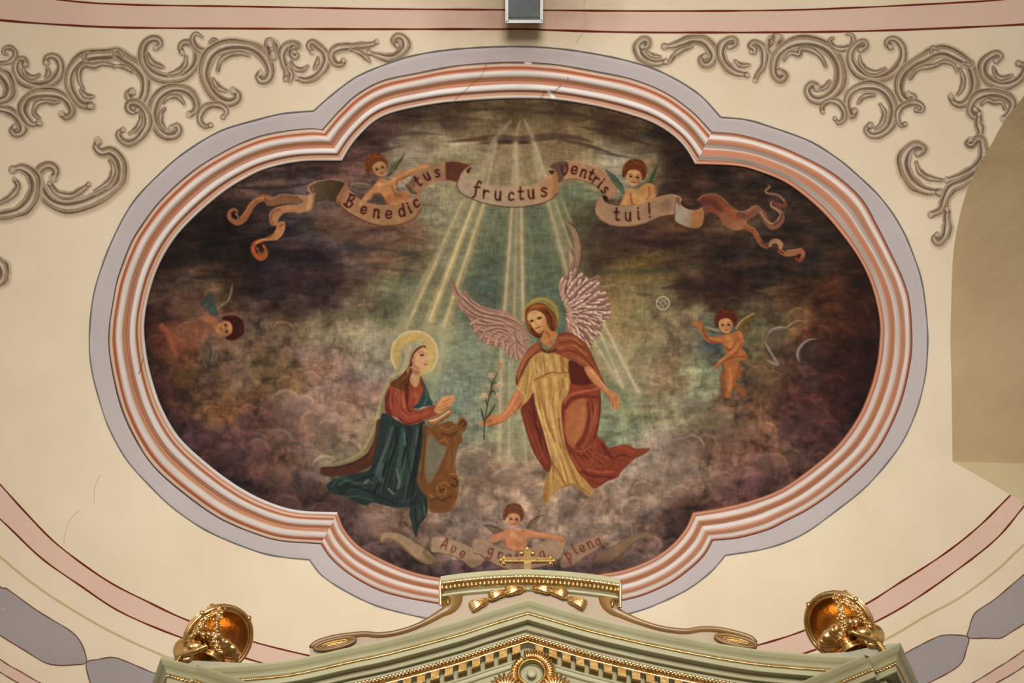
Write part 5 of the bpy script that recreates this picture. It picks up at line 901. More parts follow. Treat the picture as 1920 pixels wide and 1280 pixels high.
# picture grid laid on the vault, reaching slightly under the frame edge
PX, PY = np.meshgrid(cv.x0+np.arange(cv.w)/FS, cv.y0+np.arange(cv.h)/FS)
VV = vault(PX, PY, 0.002).reshape(-1, 3); CC = cv.c.reshape(-1, 3)
qi = np.arange(cv.h-1)[:, None]*cv.w+np.arange(cv.w-1)[None]; Q = np.stack([qi, qi+1, qi+cv.w+1, qi+cv.w], -1)
ok = inside[:-1, :-1] & inside[1:, 1:] & inside[:-1, 1:] & inside[1:, :-1]; fid = cv.id[:-1, :-1]
def cut(name, m, parent):
    F = Q[m & ok].reshape(-1, 4)
    if len(F) == 0: return None
    u, inv = np.unique(F, return_inverse=True)
    return mesh_np(name, VV[u], inv.reshape(-1, 4), M_PAINT, parent, cols=CC[u])
def pieces(m):
    L = np.where(m, np.arange(1, m.size+1).reshape(m.shape), 0)
    while True:
        M = L.copy()
        for ax in (0, 1):
            for fl in (False, True):      # running maximum along rows and columns inside the mask
                A = M if ax else M.T; A = A[:, ::-1] if fl else A; A = A.copy()
                for j in range(1, A.shape[1]): A[:, j] = np.where((A[:, j] > 0) & (A[:, j-1] > 0), np.maximum(A[:, j], A[:, j-1]), A[:, j])
                A = A[:, ::-1] if fl else A; M = A if ax else A.T
        if (M == L).all(): return M
        L = M
OBJ = {}
for k, (name, par, label) in REG.items():
    if name == 'painted_light_rays':
        mm = (fid == k) & ok; Lb = pieces(mm); ids, cnt = np.unique(Lb[Lb > 0], return_counts=True)
        for i_, n_ in zip(ids, cnt):
            if n_ > 60: cut('painted_light_ray', Lb == i_, root)
            else: fid[Lb == i_] = 0
        continue
    o = cut(name, fid == k, OBJ.get(par, root) if par else root)
    if o is None: continue
    OBJ[k] = o
    if label: o['label'] = label
cut('painted_sky', fid == 0, root)['label'] = 'dark clouds and pale sky around the figures'
# --- grisaille scrollwork painted on the vault
def scrollset(x0, y0, x1, y1, items, label, gname, gray=1.0):
    global cv
    c = Canvas(x0, y0, x1, y1, .72); c.c[:] = rgb(176, 156, 126)
    HL, MID, DKc, LN = rgb(196, 180, 166), rgb(150, 130, 104), rgb(112, 92, 70), rgb(92, 66, 46)
    for k, (w, pts) in enumerate(items):
        c.reg = k+1; p = np.array(pts, float); q = cr(p, False, 2.0) if len(p) > 2 else p
        n = len(q); tt = np.linspace(0, 1, n); w = w*1.28; ph = k*1.7; wd = w*(.55+.50*np.sin(np.pi*np.clip(tt, 0.04, .96))+.07*np.sin(tt*19+ph)+.05*np.sin(tt*37+ph))
        T = np.gradient(q, axis=0); T /= np.linalg.norm(T, axis=1, keepdims=True)+1e-9; Nn = np.stack([-T[:, 1], T[:, 0]], -1)
        cen = q.mean(0); s = np.sign(((q-cen)*Nn).sum(1).mean() or 1)
        c.stroke(q[::2]+Nn[::2]*s*w*.05+np.array([.8, 1.2]), (wd*1.34)[::2], rgb(190, 170, 146), .8, 1.5)
        c.stroke(q[::2], (wd*1.08)[::2], rgb(174, 152, 120), .97, 1.0)
        c.reg = None; vr = lambda f, p_: 1+.45*np.sin(tt*f+ph+p_)
        c.stroke((q-Nn*s*wd[:, None]*.20)[::2], (wd*.40*vr(11, 0))[::2], rgb(142, 120, 92), .8, 1.3)
        c.stroke((q-Nn*s*wd[:, None]*.24)[::2], (wd*.20*vr(13, 1))[::2], DKc, .85, 1.0)
        c.stroke((q+Nn*s*wd[:, None]*.26)[::2], (wd*.20*vr(9, 2))[::2], rgb(154, 132, 102), .75, .9)
        c.stroke((q+Nn*s*wd[:, None]*.03)[::2], (wd*.17*vr(12, 3))[::2], rgb(208, 196, 180), .9, .8)
        c.stroke((q-Nn*s*wd[:, None]*.44)[::2], (wd*.10*vr(8, 4))[::2], rgb(200, 186, 168), .7, .9)
        c.stroke((q+Nn*s*wd[:, None]*.44)[::2], np.maximum(wd*.09*vr(15, 1), 1.0)[::2], LN, .85, .6)
        c.stroke((q-Nn*s*wd[:, None]*.52)[::2], np.maximum(wd*.06, .9)[::2], LN, .45, .8)
        if w > 12:
            for e_ in (q[0], q[-1]):
                c.blob(e_[0], e_[1], w*.24, w*.24, rgb(208, 192, 178), .85, hard=1.5); c.stroke([(e_[0]+w*.36*math.cos(a), e_[1]+w*.36*math.sin(a)) for a in np.linspace(.6, 5.0, 9)], 1.5, LN, .75, .6)
    r = empty(gname, (0, 0, 0), label, 'painted ornament')
    PX, PY = np.meshgrid(x0+np.arange(c.w)/c.sc, y0+np.arange(c.h)/c.sc)
    V = vault(PX, PY, .0025).reshape(-1, 3); qi = np.arange(c.h-1)[:, None]*c.w+np.arange(c.w-1)[None]; Qd = np.stack([qi, qi+1, qi+c.w+1, qi+c.w], -1)
    al = c.a; has = (al[:-1, :-1]+al[1:, 1:]+al[1:, :-1]+al[:-1, 1:]) > .02; lim = np.interp(PY[:-1, 0], cre[:, 1], cre[:, 0]); has &= (PX[1:, 1:] <= lim[:, None])
    idd = c.id.copy()
    for _ in range(5):   # halo pixels join the scroll beside them
        for dy, dx in ((0,1),(1,0),(0,-1),(-1,0)):
            sh = np.roll(np.roll(idd, dy, 0), dx, 1); idd = np.where(idd == 0, sh, idd)
    f = idd[:-1, :-1]; grain = fbm(c.h, c.w, 6, 6, 12, 2)[..., None]*.05
    col = np.clip(c.c*(1+grain), 0, 1).reshape(-1, 3); av = al.reshape(-1)
    for k in range(0, len(items)+1):
        F = Qd[has & (f == k)].reshape(-1, 4)
        if len(F) < 3: continue
        u, inv = np.unique(F, return_inverse=True)
        if k == 0: continue
        mesh_np('painted_scroll', V[u], inv.reshape(-1, 4), M_DECAL, r, cols=col[u], alpha=av[u])
    return r
def S(w, s): return (w, P2(s))
def swirl(cx, cy, r, a0, turns=1.0, n=9):
    return ' '.join('%.1f,%.1f' % (cx+r*(1-.62*t)*math.cos(a0+turns*6.28*t), cy+r*(1-.62*t)*math.sin(a0+turns*6.28*t)) for t in np.linspace(0, 1, n))
LEFT = [S(8,'-14,119 2,118 16,116 25,108 28,98 21,90 10,90 6,98 13,102'),
 S(14,'47,120 44,111 36,111 30,120 30,133 38,147 53,156 73,161 93,156 107,144 113,128 109,112 98,105 88,108 87,117'), S(8,'42,128 50,140 62,145 75,139'), S(8,'88,126 90,138 84,146'),
 S(17,'-24,128 -5,134 10,146 18,165 13,182 -4,190'), S(13,'-20,200 2,205 18,209 32,220 42,236 40,248 29,251 22,244 28,238'),
 S(15,'74,230 60,232 49,221 42,205 48,188 62,178 83,175 106,177 123,186 133,200 133,213 124,219 116,213'), S(9,'74,222 64,212 66,200 73,193 88,190 100,193 112,190'),
 S(17,'170,198 152,195 139,180 130,160 131,138 142,120 158,108 180,104 202,103 220,101 238,112 256,124 270,142 272,165 266,185 254,190 244,186 240,177 248,172'), S(9,'156,166 149,150 149,132 160,122 176,124 190,120 208,122 216,126'), S(9,'175,180 162,180 150,168'), S(7,'160,112 157,104 166,97'), S(7,'214,104 216,94 224,96 232,108'), S(8,'218,124 235,126 250,136'),
 S(14,'292,89 300,84 297,75 285,73 272,82 267,100 270,118 282,135 300,145 322,147 345,142 362,128 370,110 368,92 358,82 345,80 338,88 342,98'), S(9,'276,100 284,115 296,122 308,126'), S(9,'348,106 346,120 334,133 316,139'),
 S(9,'378,69 368,63 361,70 363,82 372,92 388,96 401,91 407,80 400,74 393,80'),
 S(17,'437,170 445,177 442,187 426,192 405,181 390,160 383,140 386,118 396,100 415,88 440,84 470,88 490,100 502,118 506,135 501,148 490,151 484,143 490,137'), S(9,'408,132 414,114 430,103 450,100 466,104'), S(9,'399,148 410,164 426,171'),
 S(15,'322,240 331,235 335,244 328,253 312,254 297,242 288,222 287,205 294,185 308,172 325,166 345,168 360,178 368,196 364,209 355,214'), S(8,'309,202 302,214 302,230 311,243'), S(8,'306,192 318,182 334,182 346,196'),
 S(11,'418,219 424,210 418,201 405,197 388,200 377,212 375,226 384,236 395,234'),
 S(13,'258,206 249,210 241,204 242,195 253,193 265,200 274,215 276,232 268,248 256,262 241,268 228,262 222,250 231,243'), S(8,'264,214 262,230 252,244 242,250'),
 (20, P2('505,80 509,92 512,104')),
 S(12,'552,97 558,103 552,108 546,100 550,88 558,86 548,83 535,89 529,103 532,118 537,132 536,148'), S(12,'556,146 572,150 590,145 605,130 612,112 607,97 596,87 585,79 579,86 586,98'), S(8,'545,116 554,128 568,130 578,122'), S(9,'540,128 546,140 543,152'), S(7,'588,130 594,118 596,106'),
 S(12,'644,113 640,120 629,119 622,108 624,97 636,90 656,88 680,86 698,83 707,78'), S(8,'658,93 676,100 688,110 694,117'), S(13,'692,98 710,104 730,108 748,101 760,87 757,73 746,68 738,75 745,84'),
 S(18,'184,264 179,276 190,286 206,284 218,292 226,306 227,325 223,342 208,356 185,370 155,383 122,388 92,376 74,352 70,330 79,315 94,311 104,320 100,334'), S(11,'93,344 108,362 134,366 158,352 166,345'), S(9,'206,300 212,318 204,340 178,358'),
 S(18,'24,318 40,315 58,326 65,345 60,370 42,392 12,402 -20,404'), S(10,'27,336 33,350 20,368 -4,382'), S(16,'-16,482 -2,492 6,506 3,524 -12,536')]
RIGHT = [S(14,'1204,87 1213,86 1214,77 1205,75 1197,86 1200,102 1212,113 1229,118 1249,115'), S(7,'1211,95 1224,104 1240,106'), S(15,'1246,87 1262,86 1280,80 1300,74 1320,77 1333,90 1338,105 1331,118 1320,120 1315,111 1322,106'), S(9,'1255,117 1264,104 1280,93 1300,86'),
 S(13,'1368,87 1378,82 1376,74 1365,75 1354,86 1352,102 1360,120 1378,135 1402,140'), S(8,'1378,114 1390,122 1406,121'), S(11,'1409,97 1415,99 1415,90 1408,86 1416,80 1429,88 1433,105 1430,125 1421,138 1416,150'),
 (22, P2('1459,70 1455,80 1451,92')),
 S(17,'1462,136 1470,142 1463,149 1453,140 1451,125 1456,105 1470,90 1490,80 1515,78 1540,84 1560,98 1573,120 1576,145 1570,165 1555,180 1535,188 1520,182 1514,168 1522,158 1531,164'), S(9,'1470,112 1482,100 1498,102 1502,92 1520,94 1538,106 1548,124'), S(8,'1536,168 1548,162 1556,150'),
 S(9,'1562,71 1556,76 1562,86 1576,91 1592,88 1600,78 1597,66 1588,63'),
 S(14,'1614,92 1623,86 1620,78 1608,82 1597,95 1595,112 1604,130 1620,142 1642,147 1665,142 1683,128 1692,110 1692,90 1682,76 1670,73 1663,80 1670,87'), S(8,'1612,104 1614,118 1626,131 1642,135 1660,128'),
 S(16,'1704,177 1713,181 1710,189 1698,188 1688,175 1686,155 1695,135 1715,118 1735,108 1752,98 1772,96 1795,106 1815,120 1825,140 1827,160 1820,180 1805,195 1789,192 1784,181'), S(8,'1706,148 1722,130 1750,124 1770,116 1788,122 1795,136'), S(8,'1800,128 1806,150 1802,168 1794,178'), S(7,'1746,100 1749,90 1760,93'), S(7,'1806,118 1820,120 1824,112'),
 S(14,'1602,208 1598,217 1592,210 1588,192 1595,174 1614,163 1640,162 1660,172 1673,192 1676,215 1668,238 1650,252 1633,253 1624,243 1632,235'), S(8,'1650,195 1658,212 1652,232 1640,242'), S(8,'1608,194 1620,181 1642,178'),
 S(10,'1543,209 1542,199 1554,190 1571,193 1582,208 1582,222 1573,230 1566,222'), S(10,'1697,232 1690,235 1684,226 1684,212 1692,200 1708,193 1722,194 1730,201 1727,208 1718,206'),
 S(14,'1868,113 1877,106 1869,100 1853,108 1843,122 1846,142 1862,155 1885,160 1905,153 1918,140 1921,125 1910,119'), S(8,'1862,124 1868,140 1880,146 1900,140'), S(14,'1828,205 1834,213 1826,218 1819,206 1826,188 1840,178 1862,175 1885,180 1898,192 1894,208 1882,222'), S(8,'1840,196 1852,188 1862,192 1878,192 1884,204'),
 S(12,'1836,214 1834,230 1838,245 1834,256'), S(14,'1820,262 1814,268 1822,272 1832,262 1840,262 1843,275 1844,290 1837,305 1820,320 1800,330 1776,337'), 
 S(17,'1722,286 1731,279 1720,272 1705,279 1695,295 1695,312 1702,330 1715,346 1736,357 1762,360'), S(9,'1718,304 1724,320 1740,332 1768,338'), S(15,'1846,300 1830,326 1806,342 1784,352 1772,372 1765,392 1746,402'), S(13,'1776,392 1775,408 1776,422 1772,442 1760,454 1752,447 1758,440')]
scrollset(-40, 50, 790, 560, LEFT, 'grey brown painted scrollwork on the cream vault left of the framed painting', 'painted_scrollwork')
scrollset(1170, 50, 1935, 475, RIGHT, 'grey brown painted scrollwork on the cream vault between the painting and the window reveal', 'painted_scrollwork')
# ================================================================== THE ALTAR TOP
def metal(name, base, rough, bscale=40, bdist=.004, dirt=True):
    m, nt, b = newmat(name); b.inputs['Metallic'].default_value = 1.0
    c = (*base, 1); g = N(nt, 'ShaderNodeNewGeometry'); nz = N(nt, 'ShaderNodeTexNoise'); nz.inputs['Scale'].default_value = 14; nt.links.new(g.outputs['Position'], nz.inputs['Vector'])
    mr = N(nt, 'ShaderNodeMapRange'); nt.links.new(nz.outputs['Fac'], mr.inputs[0]); mr.inputs['From Min'].default_value = .35; mr.inputs['From Max'].default_value = .7
    o = mixc(nt, mr.outputs[0], c, tuple(v*k for v, k in zip(base, (.8, .68, .5)))+(1,)); nt.links.new(o, b.inputs['Base Color'])
    b.inputs['Roughness'].default_value = rough; bump(nt, b, bscale, bdist, .5); return m
GOLD = metal('gold_leaf', (.86, .58, .25), .27); GOLD_D = metal('dull_gold', (.46, .30, .11), .45); GOLD_L = metal('bright_gold', (.92, .65, .32), .27)
def paintm(name, c1, c2, rough=.5, spec=.4):
    m, nt, b = newmat(name); nt.links.new(mottled(nt, lin(c1), lin(c2), 2.2, 6), b.inputs['Base Color']); b.inputs['Roughness'].default_value = rough
    b.inputs['Specular IOR Level'].default_value = spec; bump(nt, b, 25, .002, .3); return m
GREEN = paintm('sage_green_paint', rgb(184, 178, 138), rgb(172, 165, 124), .42); TAUPE = paintm('taupe_paint', rgb(190, 170, 144), rgb(180, 160, 134), .7)
GREYG = paintm('grey_plinth_paint', rgb(184, 176, 150), rgb(172, 164, 138), .7)
BRG = paintm('brown_gilding', rgb(146, 108, 54), rgb(122, 86, 40), .38, .6)
Y0 = 7.2
def mesh_join(name, parts, mat, parent=None, smooth=True):
    V, F, k = [], [], 0
    for v, f in parts: V.append(np.asarray(v, float).reshape(-1, 3)); F.append(np.asarray(f)+k); k += len(V[-1])
    o = mesh_np(name, np.vstack(V), np.vstack(F), mat, None, smooth=smooth)
    if parent: keep(o, parent) if parent.type == 'EMPTY' else setattr(o, 'parent', parent)
    return o
def sweepY(path, prof):
    """prof (dd back, dz down) carried along a path; path normal taken in plan"""
    p = np.asarray(path, float); T = np.gradient(p, axis=0); h = T.copy(); h[:, 2] = 0; h /= np.linalg.norm(h, axis=1, keepdims=True)
    back = np.stack([-h[:, 1], h[:, 0], 0*h[:, 0]], -1); back *= np.sign(back[:, 1:2]+1e-9)*1.0
    pr = np.asarray(prof, float)
    V = p[:, None]+back[:, None]*pr[None, :, :1]+np.array([0, 0, -1.])*pr[None, :, 1:2]
    return V, grid_faces(len(p), len(pr))
def box(c, ax, s):
    """c centre, ax 3 axes rows, s half sizes"""
    ax = np.asarray(ax, float); s = np.asarray(s, float); k = np.array([[x, y, z] for x in (-1, 1) for y in (-1, 1) for z in (-1, 1)], float)
    return np.asarray(c)+(k*s)@ax, np.array([[0,1,3,2],[4,6,7,5],[0,4,5,1],[2,3,7,6],[0,2,6,4],[1,5,7,3]])
def ball(c, r, ax=None, nu=16, nv=11, gad=0, gk=6):
    u = np.linspace(0, 2*math.pi, nu, endpoint=False)[:, None]; v = np.linspace(0.001, math.pi-.001, nv)[None]
    rr = 1+gad*np.cos(gk*u); r = np.broadcast_to(r, (3,)) if not np.isscalar(r) else np.array([r, r, r])
    P = np.stack([rr*np.cos(u)*np.sin(v)*r[0], rr*np.sin(u)*np.sin(v)*r[1], np.cos(v)*r[2]+0*u], -1)
    if ax is not None: P = P@np.asarray(ax, float)
    return P.reshape(-1, 3)+np.asarray(c), grid_faces(nu, nv, True)
def tube(path, r, k=8, closed=False):
    p = np.asarray(path, float); n = len(p); T = np.gradient(p, axis=0) if not closed else np.roll(p, -1, 0)-np.roll(p, 1, 0); T /= np.linalg.norm(T, axis=1, keepdims=True)+1e-12
    ref = np.array([0, 1., .2]); A = np.cross(T, ref); A /= np.linalg.norm(A, axis=1, keepdims=True)+1e-9; B = np.cross(T, A)
    rr = np.broadcast_to(np.asarray(r, float), (n,))[:, None, None]; a = np.linspace(0, 2*math.pi, k+1)[None, :, None]
    V = p[:, None]+rr*(np.cos(a)*A[:, None]+np.sin(a)*B[:, None]); return V.reshape(-1, 3), grid_faces(n, k+1, closed)
def lathe(prof, c=(0, 0, 0), ax=None, n=40, gad=None):
    p = np.asarray(prof, float); u = np.linspace(0, 2*math.pi, n, endpoint=False)[:, None]; R = p[None, :, 0]*np.ones_like(u)
    if gad is not None: R = R*(1+np.asarray(gad[0])[None]*np.abs(np.cos(gad[1]*u/2)))
    V = np.stack([R*np.cos(u), R*np.sin(u), p[None, :, 1]+0*u], -1)
    if ax is not None: V = V@np.asarray(ax, float)
    return V.reshape(-1, 3)+np.asarray(c), grid_faces(n, len(p), True)
I3 = np.eye(3)
# ---- pediment
ped_c = onY(985., 1140., Y0)
ALT = empty('altar', tuple(ped_c), 'sage green altar top with gilded gable, crest and projecting end blocks below the painting', 'altar')
PED = mesh_join('gable', [box(onY(990., 1340., Y0+.45)+np.array([0, 0, 0]), I3, (1.2, .03, .05))], GREEN, ALT, smooth=False)
PED['label'] = 'sage green gable with gilded mouldings'
LP = cr(P2('372,1250 435,1248 520,1241 580,1231 655,1214 730,1198 855,1165 905,1149 960,1132 990,1123'), False, 4)
RP = cr(P2('990,1123 1035,1136 1110,1157 1210,1180 1310,1200 1385,1213 1440,1220 1538,1228 1610,1231'), False, 4)
path2 = np.vstack([LP, RP[1:]]); path2[:, 1] += 0; 
i0 = len(LP)-1
pp = onY(path2[:, 0], path2[:, 1], Y0)
# keep the ridge a crisp mitre: sweep each rake on its own
rakes = [pp[:i0+1], pp[i0:]]
CY = [(-.0,-.004),(.0,.0),(.0,.008),(.006,.016),(.02,.03),(.036,.040),(.046,.05),(.052,.062),(.060,.066)]
FA = [(.060,.086),(.066,.088),(.068,.118),(.076,.120),(.080,.100),(.172,.100),(.174,.136),(.182,.138),(.186,.126),(.228,.126),(.230,.148),(.245,.150)]
FR = [(.30,.176),(.385,.178),(.385,.262),(.335,.266),(.335,.280),(.345,.284),(.350,.300),(.335,.304),(.335,.316),(.36,.32),(.36,.75)]
def cornice(parent, paths, name='cornice'):
    top = [(.5, -.0)]+CY
    for kk, P in enumerate(paths):
        V, F = sweepY(P, [(.46, -.004)]+CY); V2, F2 = sweepY(P, FA)
        mesh_join(name, [(V, F), (V2, F2)], GREEN, parent, smooth=False)
def lumps(P, dd, dz, step, size, tilt=0, w=1.0):
    d = np.r_[0, np.cumsum(np.linalg.norm(np.diff(P, axis=0), axis=1))]; n = int(d[-1]/step); parts = []
    T = np.gradient(P, axis=0); T /= np.linalg.norm(T, axis=1, keepdims=True)
    for i in range(n):
        s = (i+.5)*step; c = np.array([np.interp(s, d, P[:, k]) for k in range(3)]); t = np.array([np.interp(s, d, T[:, k]) for k in range(3)]); t /= np.linalg.norm(t)
        h = np.array([t[0], t[1], 0]); h /= np.linalg.norm(h); bk = np.array([-h[1], h[0], 0]); bk *= np.sign(bk[1]+1e-9)
        up = np.cross(t, bk); up *= np.sign(up[2]); parts.append(ball(c+bk*dd+np.array([0, 0, -dz]), size, np.stack([t, bk, up]), 8, 6))
    return parts
cornice(PED, rakes)
for P in rakes:
    V, F = sweepY(P, [(.062, .066), (.058, .07), (.056, .0755), (.058, .081), (.064, .086)]); mesh_join('bead_moulding', [(V, F)]+lumps(P, .058, .0755, .016, (.0075, .006, .0085)), GOLD_L, PED)
for P in rakes:
    parts = []; V, F = sweepY(P, [(.242, .146), (.243, .156), (.262, .168), (.280, .176)]); parts.append((V, F))
    parts += lumps(P, .250, .160, .026, (.010, .014, .017)); parts += lumps(P, .252, .150, .013, (.006, .008, .006)); parts += lumps(P, .262, .172, .026, (.006, .007, .008))
    mesh_join('leaf_moulding', parts, GOLD_L, PED)
    V, F = sweepY(P, [(.282, .176), (.279, .180), (.282, .186), (.29, .188)]); mesh_join('gilded_fillet', [(V, F)], GOLD_L, PED)
    V, F = sweepY(P, [(.29, .188)]+FR[1:]); mesh_join('frieze', [(V, F)], GREEN, PED, smooth=False)
for side, P in zip((-1, 1), rakes):
    Q_ = P if side == 1 else P[::-1]; d = np.r_[0, np.cumsum(np.linalg.norm(np.diff(Q_, axis=0), axis=1))]; s = .085
    while s < d[-1]-.05:
        c = np.array([np.interp(s, d, Q_[:, k]) for k in range(3)]); c2 = np.array([np.interp(s+.02, d, Q_[:, k]) for k in range(3)]); t = c2-c; t /= np.linalg.norm(t)
        up = np.array([0, 0, 1.]); h = np.array([t[0], 0, t[2]]); 
        ax = np.stack([h/np.linalg.norm(h), np.array([0, 1., 0]), up])
        bx = box(c+np.array([0, .33, -.217]), ax, (.029, .050, .026)); b2 = box(c+np.array([0, .328, -.243]), ax, (.032, .054, .004)); b3 = box(c+np.array([0, .328, -.194]), ax, (.0315, .053, .003))
        mesh_join('dentil', [bx, b2, b3], GOLD_D, PED, smooth=False); s += .0985
# back wall of the gable below the frieze, and top of the cornice
# ---- shell ornament and ribbon under the ridge
SH = onY(997., 1262., Y0+.30)
def plate(parts, c, R, r0, k, a0, a1, yoff=0., dep=.03):
    for i in range(k):
        a = a0+(a1-a0)*(i+.5)/k; dx, dz = math.cos(a), math.sin(a)
        ax = np.stack([np.array([dx, 0, dz]), np.array([0, 1., 0]), np.array([-dz, 0, dx])])
        parts.append(ball(np.array(c)+np.array([dx*(R+r0)/2, yoff, dz*(R+r0)/2]), ((R-r0)/2*1.08, dep, (a1-a0)/k*(R+r0)/2*.62), ax, 10, 8))
orn = []; c0 = SH+np.array([0, -.02, 0]); plate(orn, c0, .168, .088, 17, -.3, math.pi*.62); plate(orn, c0, .15, .10, 7, math.pi*.66, math.pi+.3, .02, .02)
mesh_join('gilded_shell', orn, GOLD_L, PED)
o2 = []; o2.append(lathe([(.084, .03), (.080, 0), (.088, -.014), (.10, -.008), (.104, .02)], c0, np.array([[1, 0, 0], [0, 0, 1], [0, 1, 0.]]), 32)); mesh_join('gilded_ring', o2, GOLD_D, PED)
o3 = []
for sx in (-1, 1):
    o3 = []; c1 = c0+np.array([-.175 if sx < 0 else .155, .02, -.12]); plate(o3, c1, .125, .02, 10, .1, math.pi-.1, 0, .02); mesh_join('gilded_ribbon', o3, GOLD_L, PED)
c9 = c0+np.array([0, .01, 0]); mesh_join('hub', [ball(c9, (.035, .015, .035))], GREEN, PED)
# ---- projecting end blocks of the entablature
def endblock(pts_px, ztop, name, label, side):
    P = np.array([onZ(float(x), float(y), ztop) for x, y in pts_px]); h = np.diff(P, axis=0)[:, :2]; h /= np.linalg.norm(h, axis=1, keepdims=True)
    n_ = side*np.stack([-h[:, 1], h[:, 0]], -1); m = [n_[0]]+[(n_[i]+n_[i+1])/(1+n_[i]@n_[i+1]) for i in range(len(n_)-1)]+[n_[-1]]; m = np.array(m)
    def run(prof):
        return np.stack([np.column_stack([P[:, :2]+m*dd, P[:, 2]-dz]) for dd, dz in prof], 1), grid_faces(len(P), len(prof))
    r = mesh_join(name, [run([(.16, -.004)]+CY), run(FA), run([(.29, .188)]+FR[1:])], GREEN, ALT, smooth=False); r['label'] = label
    L_ = run([(.058, .0755)])[0][:, 0]; parts = [run([(.062, .066), (.056, .0755), (.064, .086)])]
    for i in range(len(L_)-1): parts += lumps(np.stack([L_[i], L_[i+1]]), 0, 0, .024, (.010, .008, .009))
    mesh_join('bead_moulding', parts, GOLD_L, r)
    L_ = run([(.250, .160)])[0][:, 0]; parts = [run([(.242, .146), (.243, .156), (.262, .168), (.280, .176)])]
    for i in range(len(L_)-1): parts += lumps(np.stack([L_[i], L_[i+1]]), 0, 0, .026, (.010, .014, .017))
    mesh_join('leaf_moulding', parts, GOLD_L, r); return r
ZL = float(onY(372., 1250., Y0-.5)[2]); ZR = float(onY(1622., 1234., Y0-.5)[2])
endblock([(262, 1345), (302, 1232), (372, 1250)], ZL, 'entablature_block', 'cornice block at the left end', 1)
endblock([(371, 1247), (430, 1267), (560, 1312)], ZL+.006, 'cornice_return', 'slanting cornice run at the left end', 1)
endblock([(1736, 1310), (1688, 1205), (1622, 1236)], ZR, 'entablature_block', 'cornice block at the right end', -1)
endblock([(1621, 1228), (1560, 1254), (1440, 1306)], ZR+.006, 'cornice_return', 'slanting cornice run at the right end', -1)
# ---- plinths under the urns
def prism(name, pts, Yf, dep, mat, parent=None, label=None, cat=None, smooth=False):
    p = np.array(pts, float); F3 = onY(p[:, 0], p[:, 1], Yf); B3_ = F3+np.array([0, dep, 0]); bm = bmesh.new()
    f = [bm.verts.new(v) for v in F3]; b = [bm.verts.new(v) for v in B3_]; n = len(f)
    bm.faces.new(f); bm.faces.new(b[::-1])
    for i in range(n): bm.faces.new((f[i], b[i], b[(i+1) % n], f[(i+1) % n]))
    bmesh.ops.recalc_face_normals(bm, faces=bm.faces); me = bpy.data.meshes.new(name); bm.to_mesh(me); bm.free(); me.materials.append(mat)
    o = bpy.data.objects.new(name, me); C.objects.link(o)
    if parent: keep(o, parent)
    if label: tag(o, label, cat)
    return o
prism('urn_plinth', [(303, 1233), (338, 1230), (365, 1238), (470, 1243), (520, 1242), (520, 1248), (380, 1254), (310, 1242)], Y0+.25, .42, GREYG, ALT)
prism('urn_plinth', [(1500, 1226), (1590, 1222), (1626, 1214), (1672, 1206), (1688, 1206), (1684, 1216), (1622, 1240), (1500, 1232)], Y0+.25, .42, GREYG, ALT)
# ---- crest above the gable
YC = Y0+.16
OL = P2('581,1226 581,1212 588,1204 603,1197 630,1190 660,1186 685,1184 710,1186 742,1182 780,1170 812,1152 835,1135 841,1124 838,1114')
ORr = P2('1419,1214 1420,1205 1410,1193 1385,1184 1347,1176 1315,1175 1285,1179 1247,1175 1210,1165 1180,1152 1160,1140 1150,1126 1152,1112')
ol, orr = cr(OL, False, 5), cr(ORr, False, 5)
pts = [tuple(q) for q in ol]+[(838, 1100), (1154, 1102)]+[tuple(q) for q in orr[::-1]]+[(1419, 1250), (1200, 1235), (985, 1180), (780, 1235), (581, 1262)]
CR_ = prism('crest', pts, YC+.02, .24, TAUPE, ALT); CR_['label'] = 'taupe curved crest with gilded cornice'
def rim(p2, w, mat, name):
    P = onY(p2[:, 0], p2[:, 1], YC); T = np.gradient(P, axis=0); T /= np.linalg.norm(T, axis=1, keepdims=True); Nn = np.cross(T, [0, 1, 0]); Nn *= np.sign(Nn[len(Nn)//2, 2]+1e-9)
    pr = [(0.004, .26), (.006, .0), (0, -.012), (-.012, -.014), (-w, -.006), (-w, .03)]
    ws = np.interp(np.linspace(0, 1, len(P)), [0, .72, .86, 1], [1, 1, 1.6, 4.0])[:, None, None]
    V = P[:, None]+np.where(np.array([q[0] for q in pr]) < -.02, np.array([q[0] for q in pr]), np.array([q[0] for q in pr]))[None, :, None]*np.where(np.array([q[0] for q in pr])[None, :, None] < -.02, ws, 1)*Nn[:, None]+np.array([q[1] for q in pr])[None, :, None]*np.array([0, 1., 0])
    return mesh_join(name, [(V, grid_faces(len(P), len(pr)))], mat, CR_)
rim(ol[3:], .03, BRG, 'gilded_rim'); rim(orr[3:], .03, BRG, 'gilded_rim')
for cx, cy, sx in ((628, 1206, 1), (1380, 1201, -1)):
    c = onY(float(cx), float(cy), YC-.012); a = np.linspace(0, 2*math.pi, 41)[:-1]
    P = c+np.stack([.135*np.cos(a), 0*a, (.034*np.sin(a)-sx*-.03*np.cos(a))], -1); P2_ = c+np.stack([.085*np.cos(a), 0*a-.008, (.013*np.sin(a)+sx*.02*np.cos(a))], -1)
    mesh_join('volute', [tube(P, .013, 8, True), ball(c+np.array([0, .004, 0]), (.128, .014, .036), np.array([[1, 0, sx*.2], [0, 1, 0], [-sx*.2, 0, 1.]]))], BRG, CR_); mesh_join('volute_eye', [tube(P2_, .007, 8, True), ball(c+np.array([0, -.006, 0]), (.075, .008, .010), np.array([[1, 0, sx*.2], [0, 1, 0], [-sx*.2, 0, 1.]]))], GOLD_D, CR_)
TC = cr(P2('826,1081 870,1075 930,1070 988,1068 1050,1071 1110,1077 1162,1085'), False, 4); tc = onY(TC[:, 0], TC[:, 1], YC-.10)
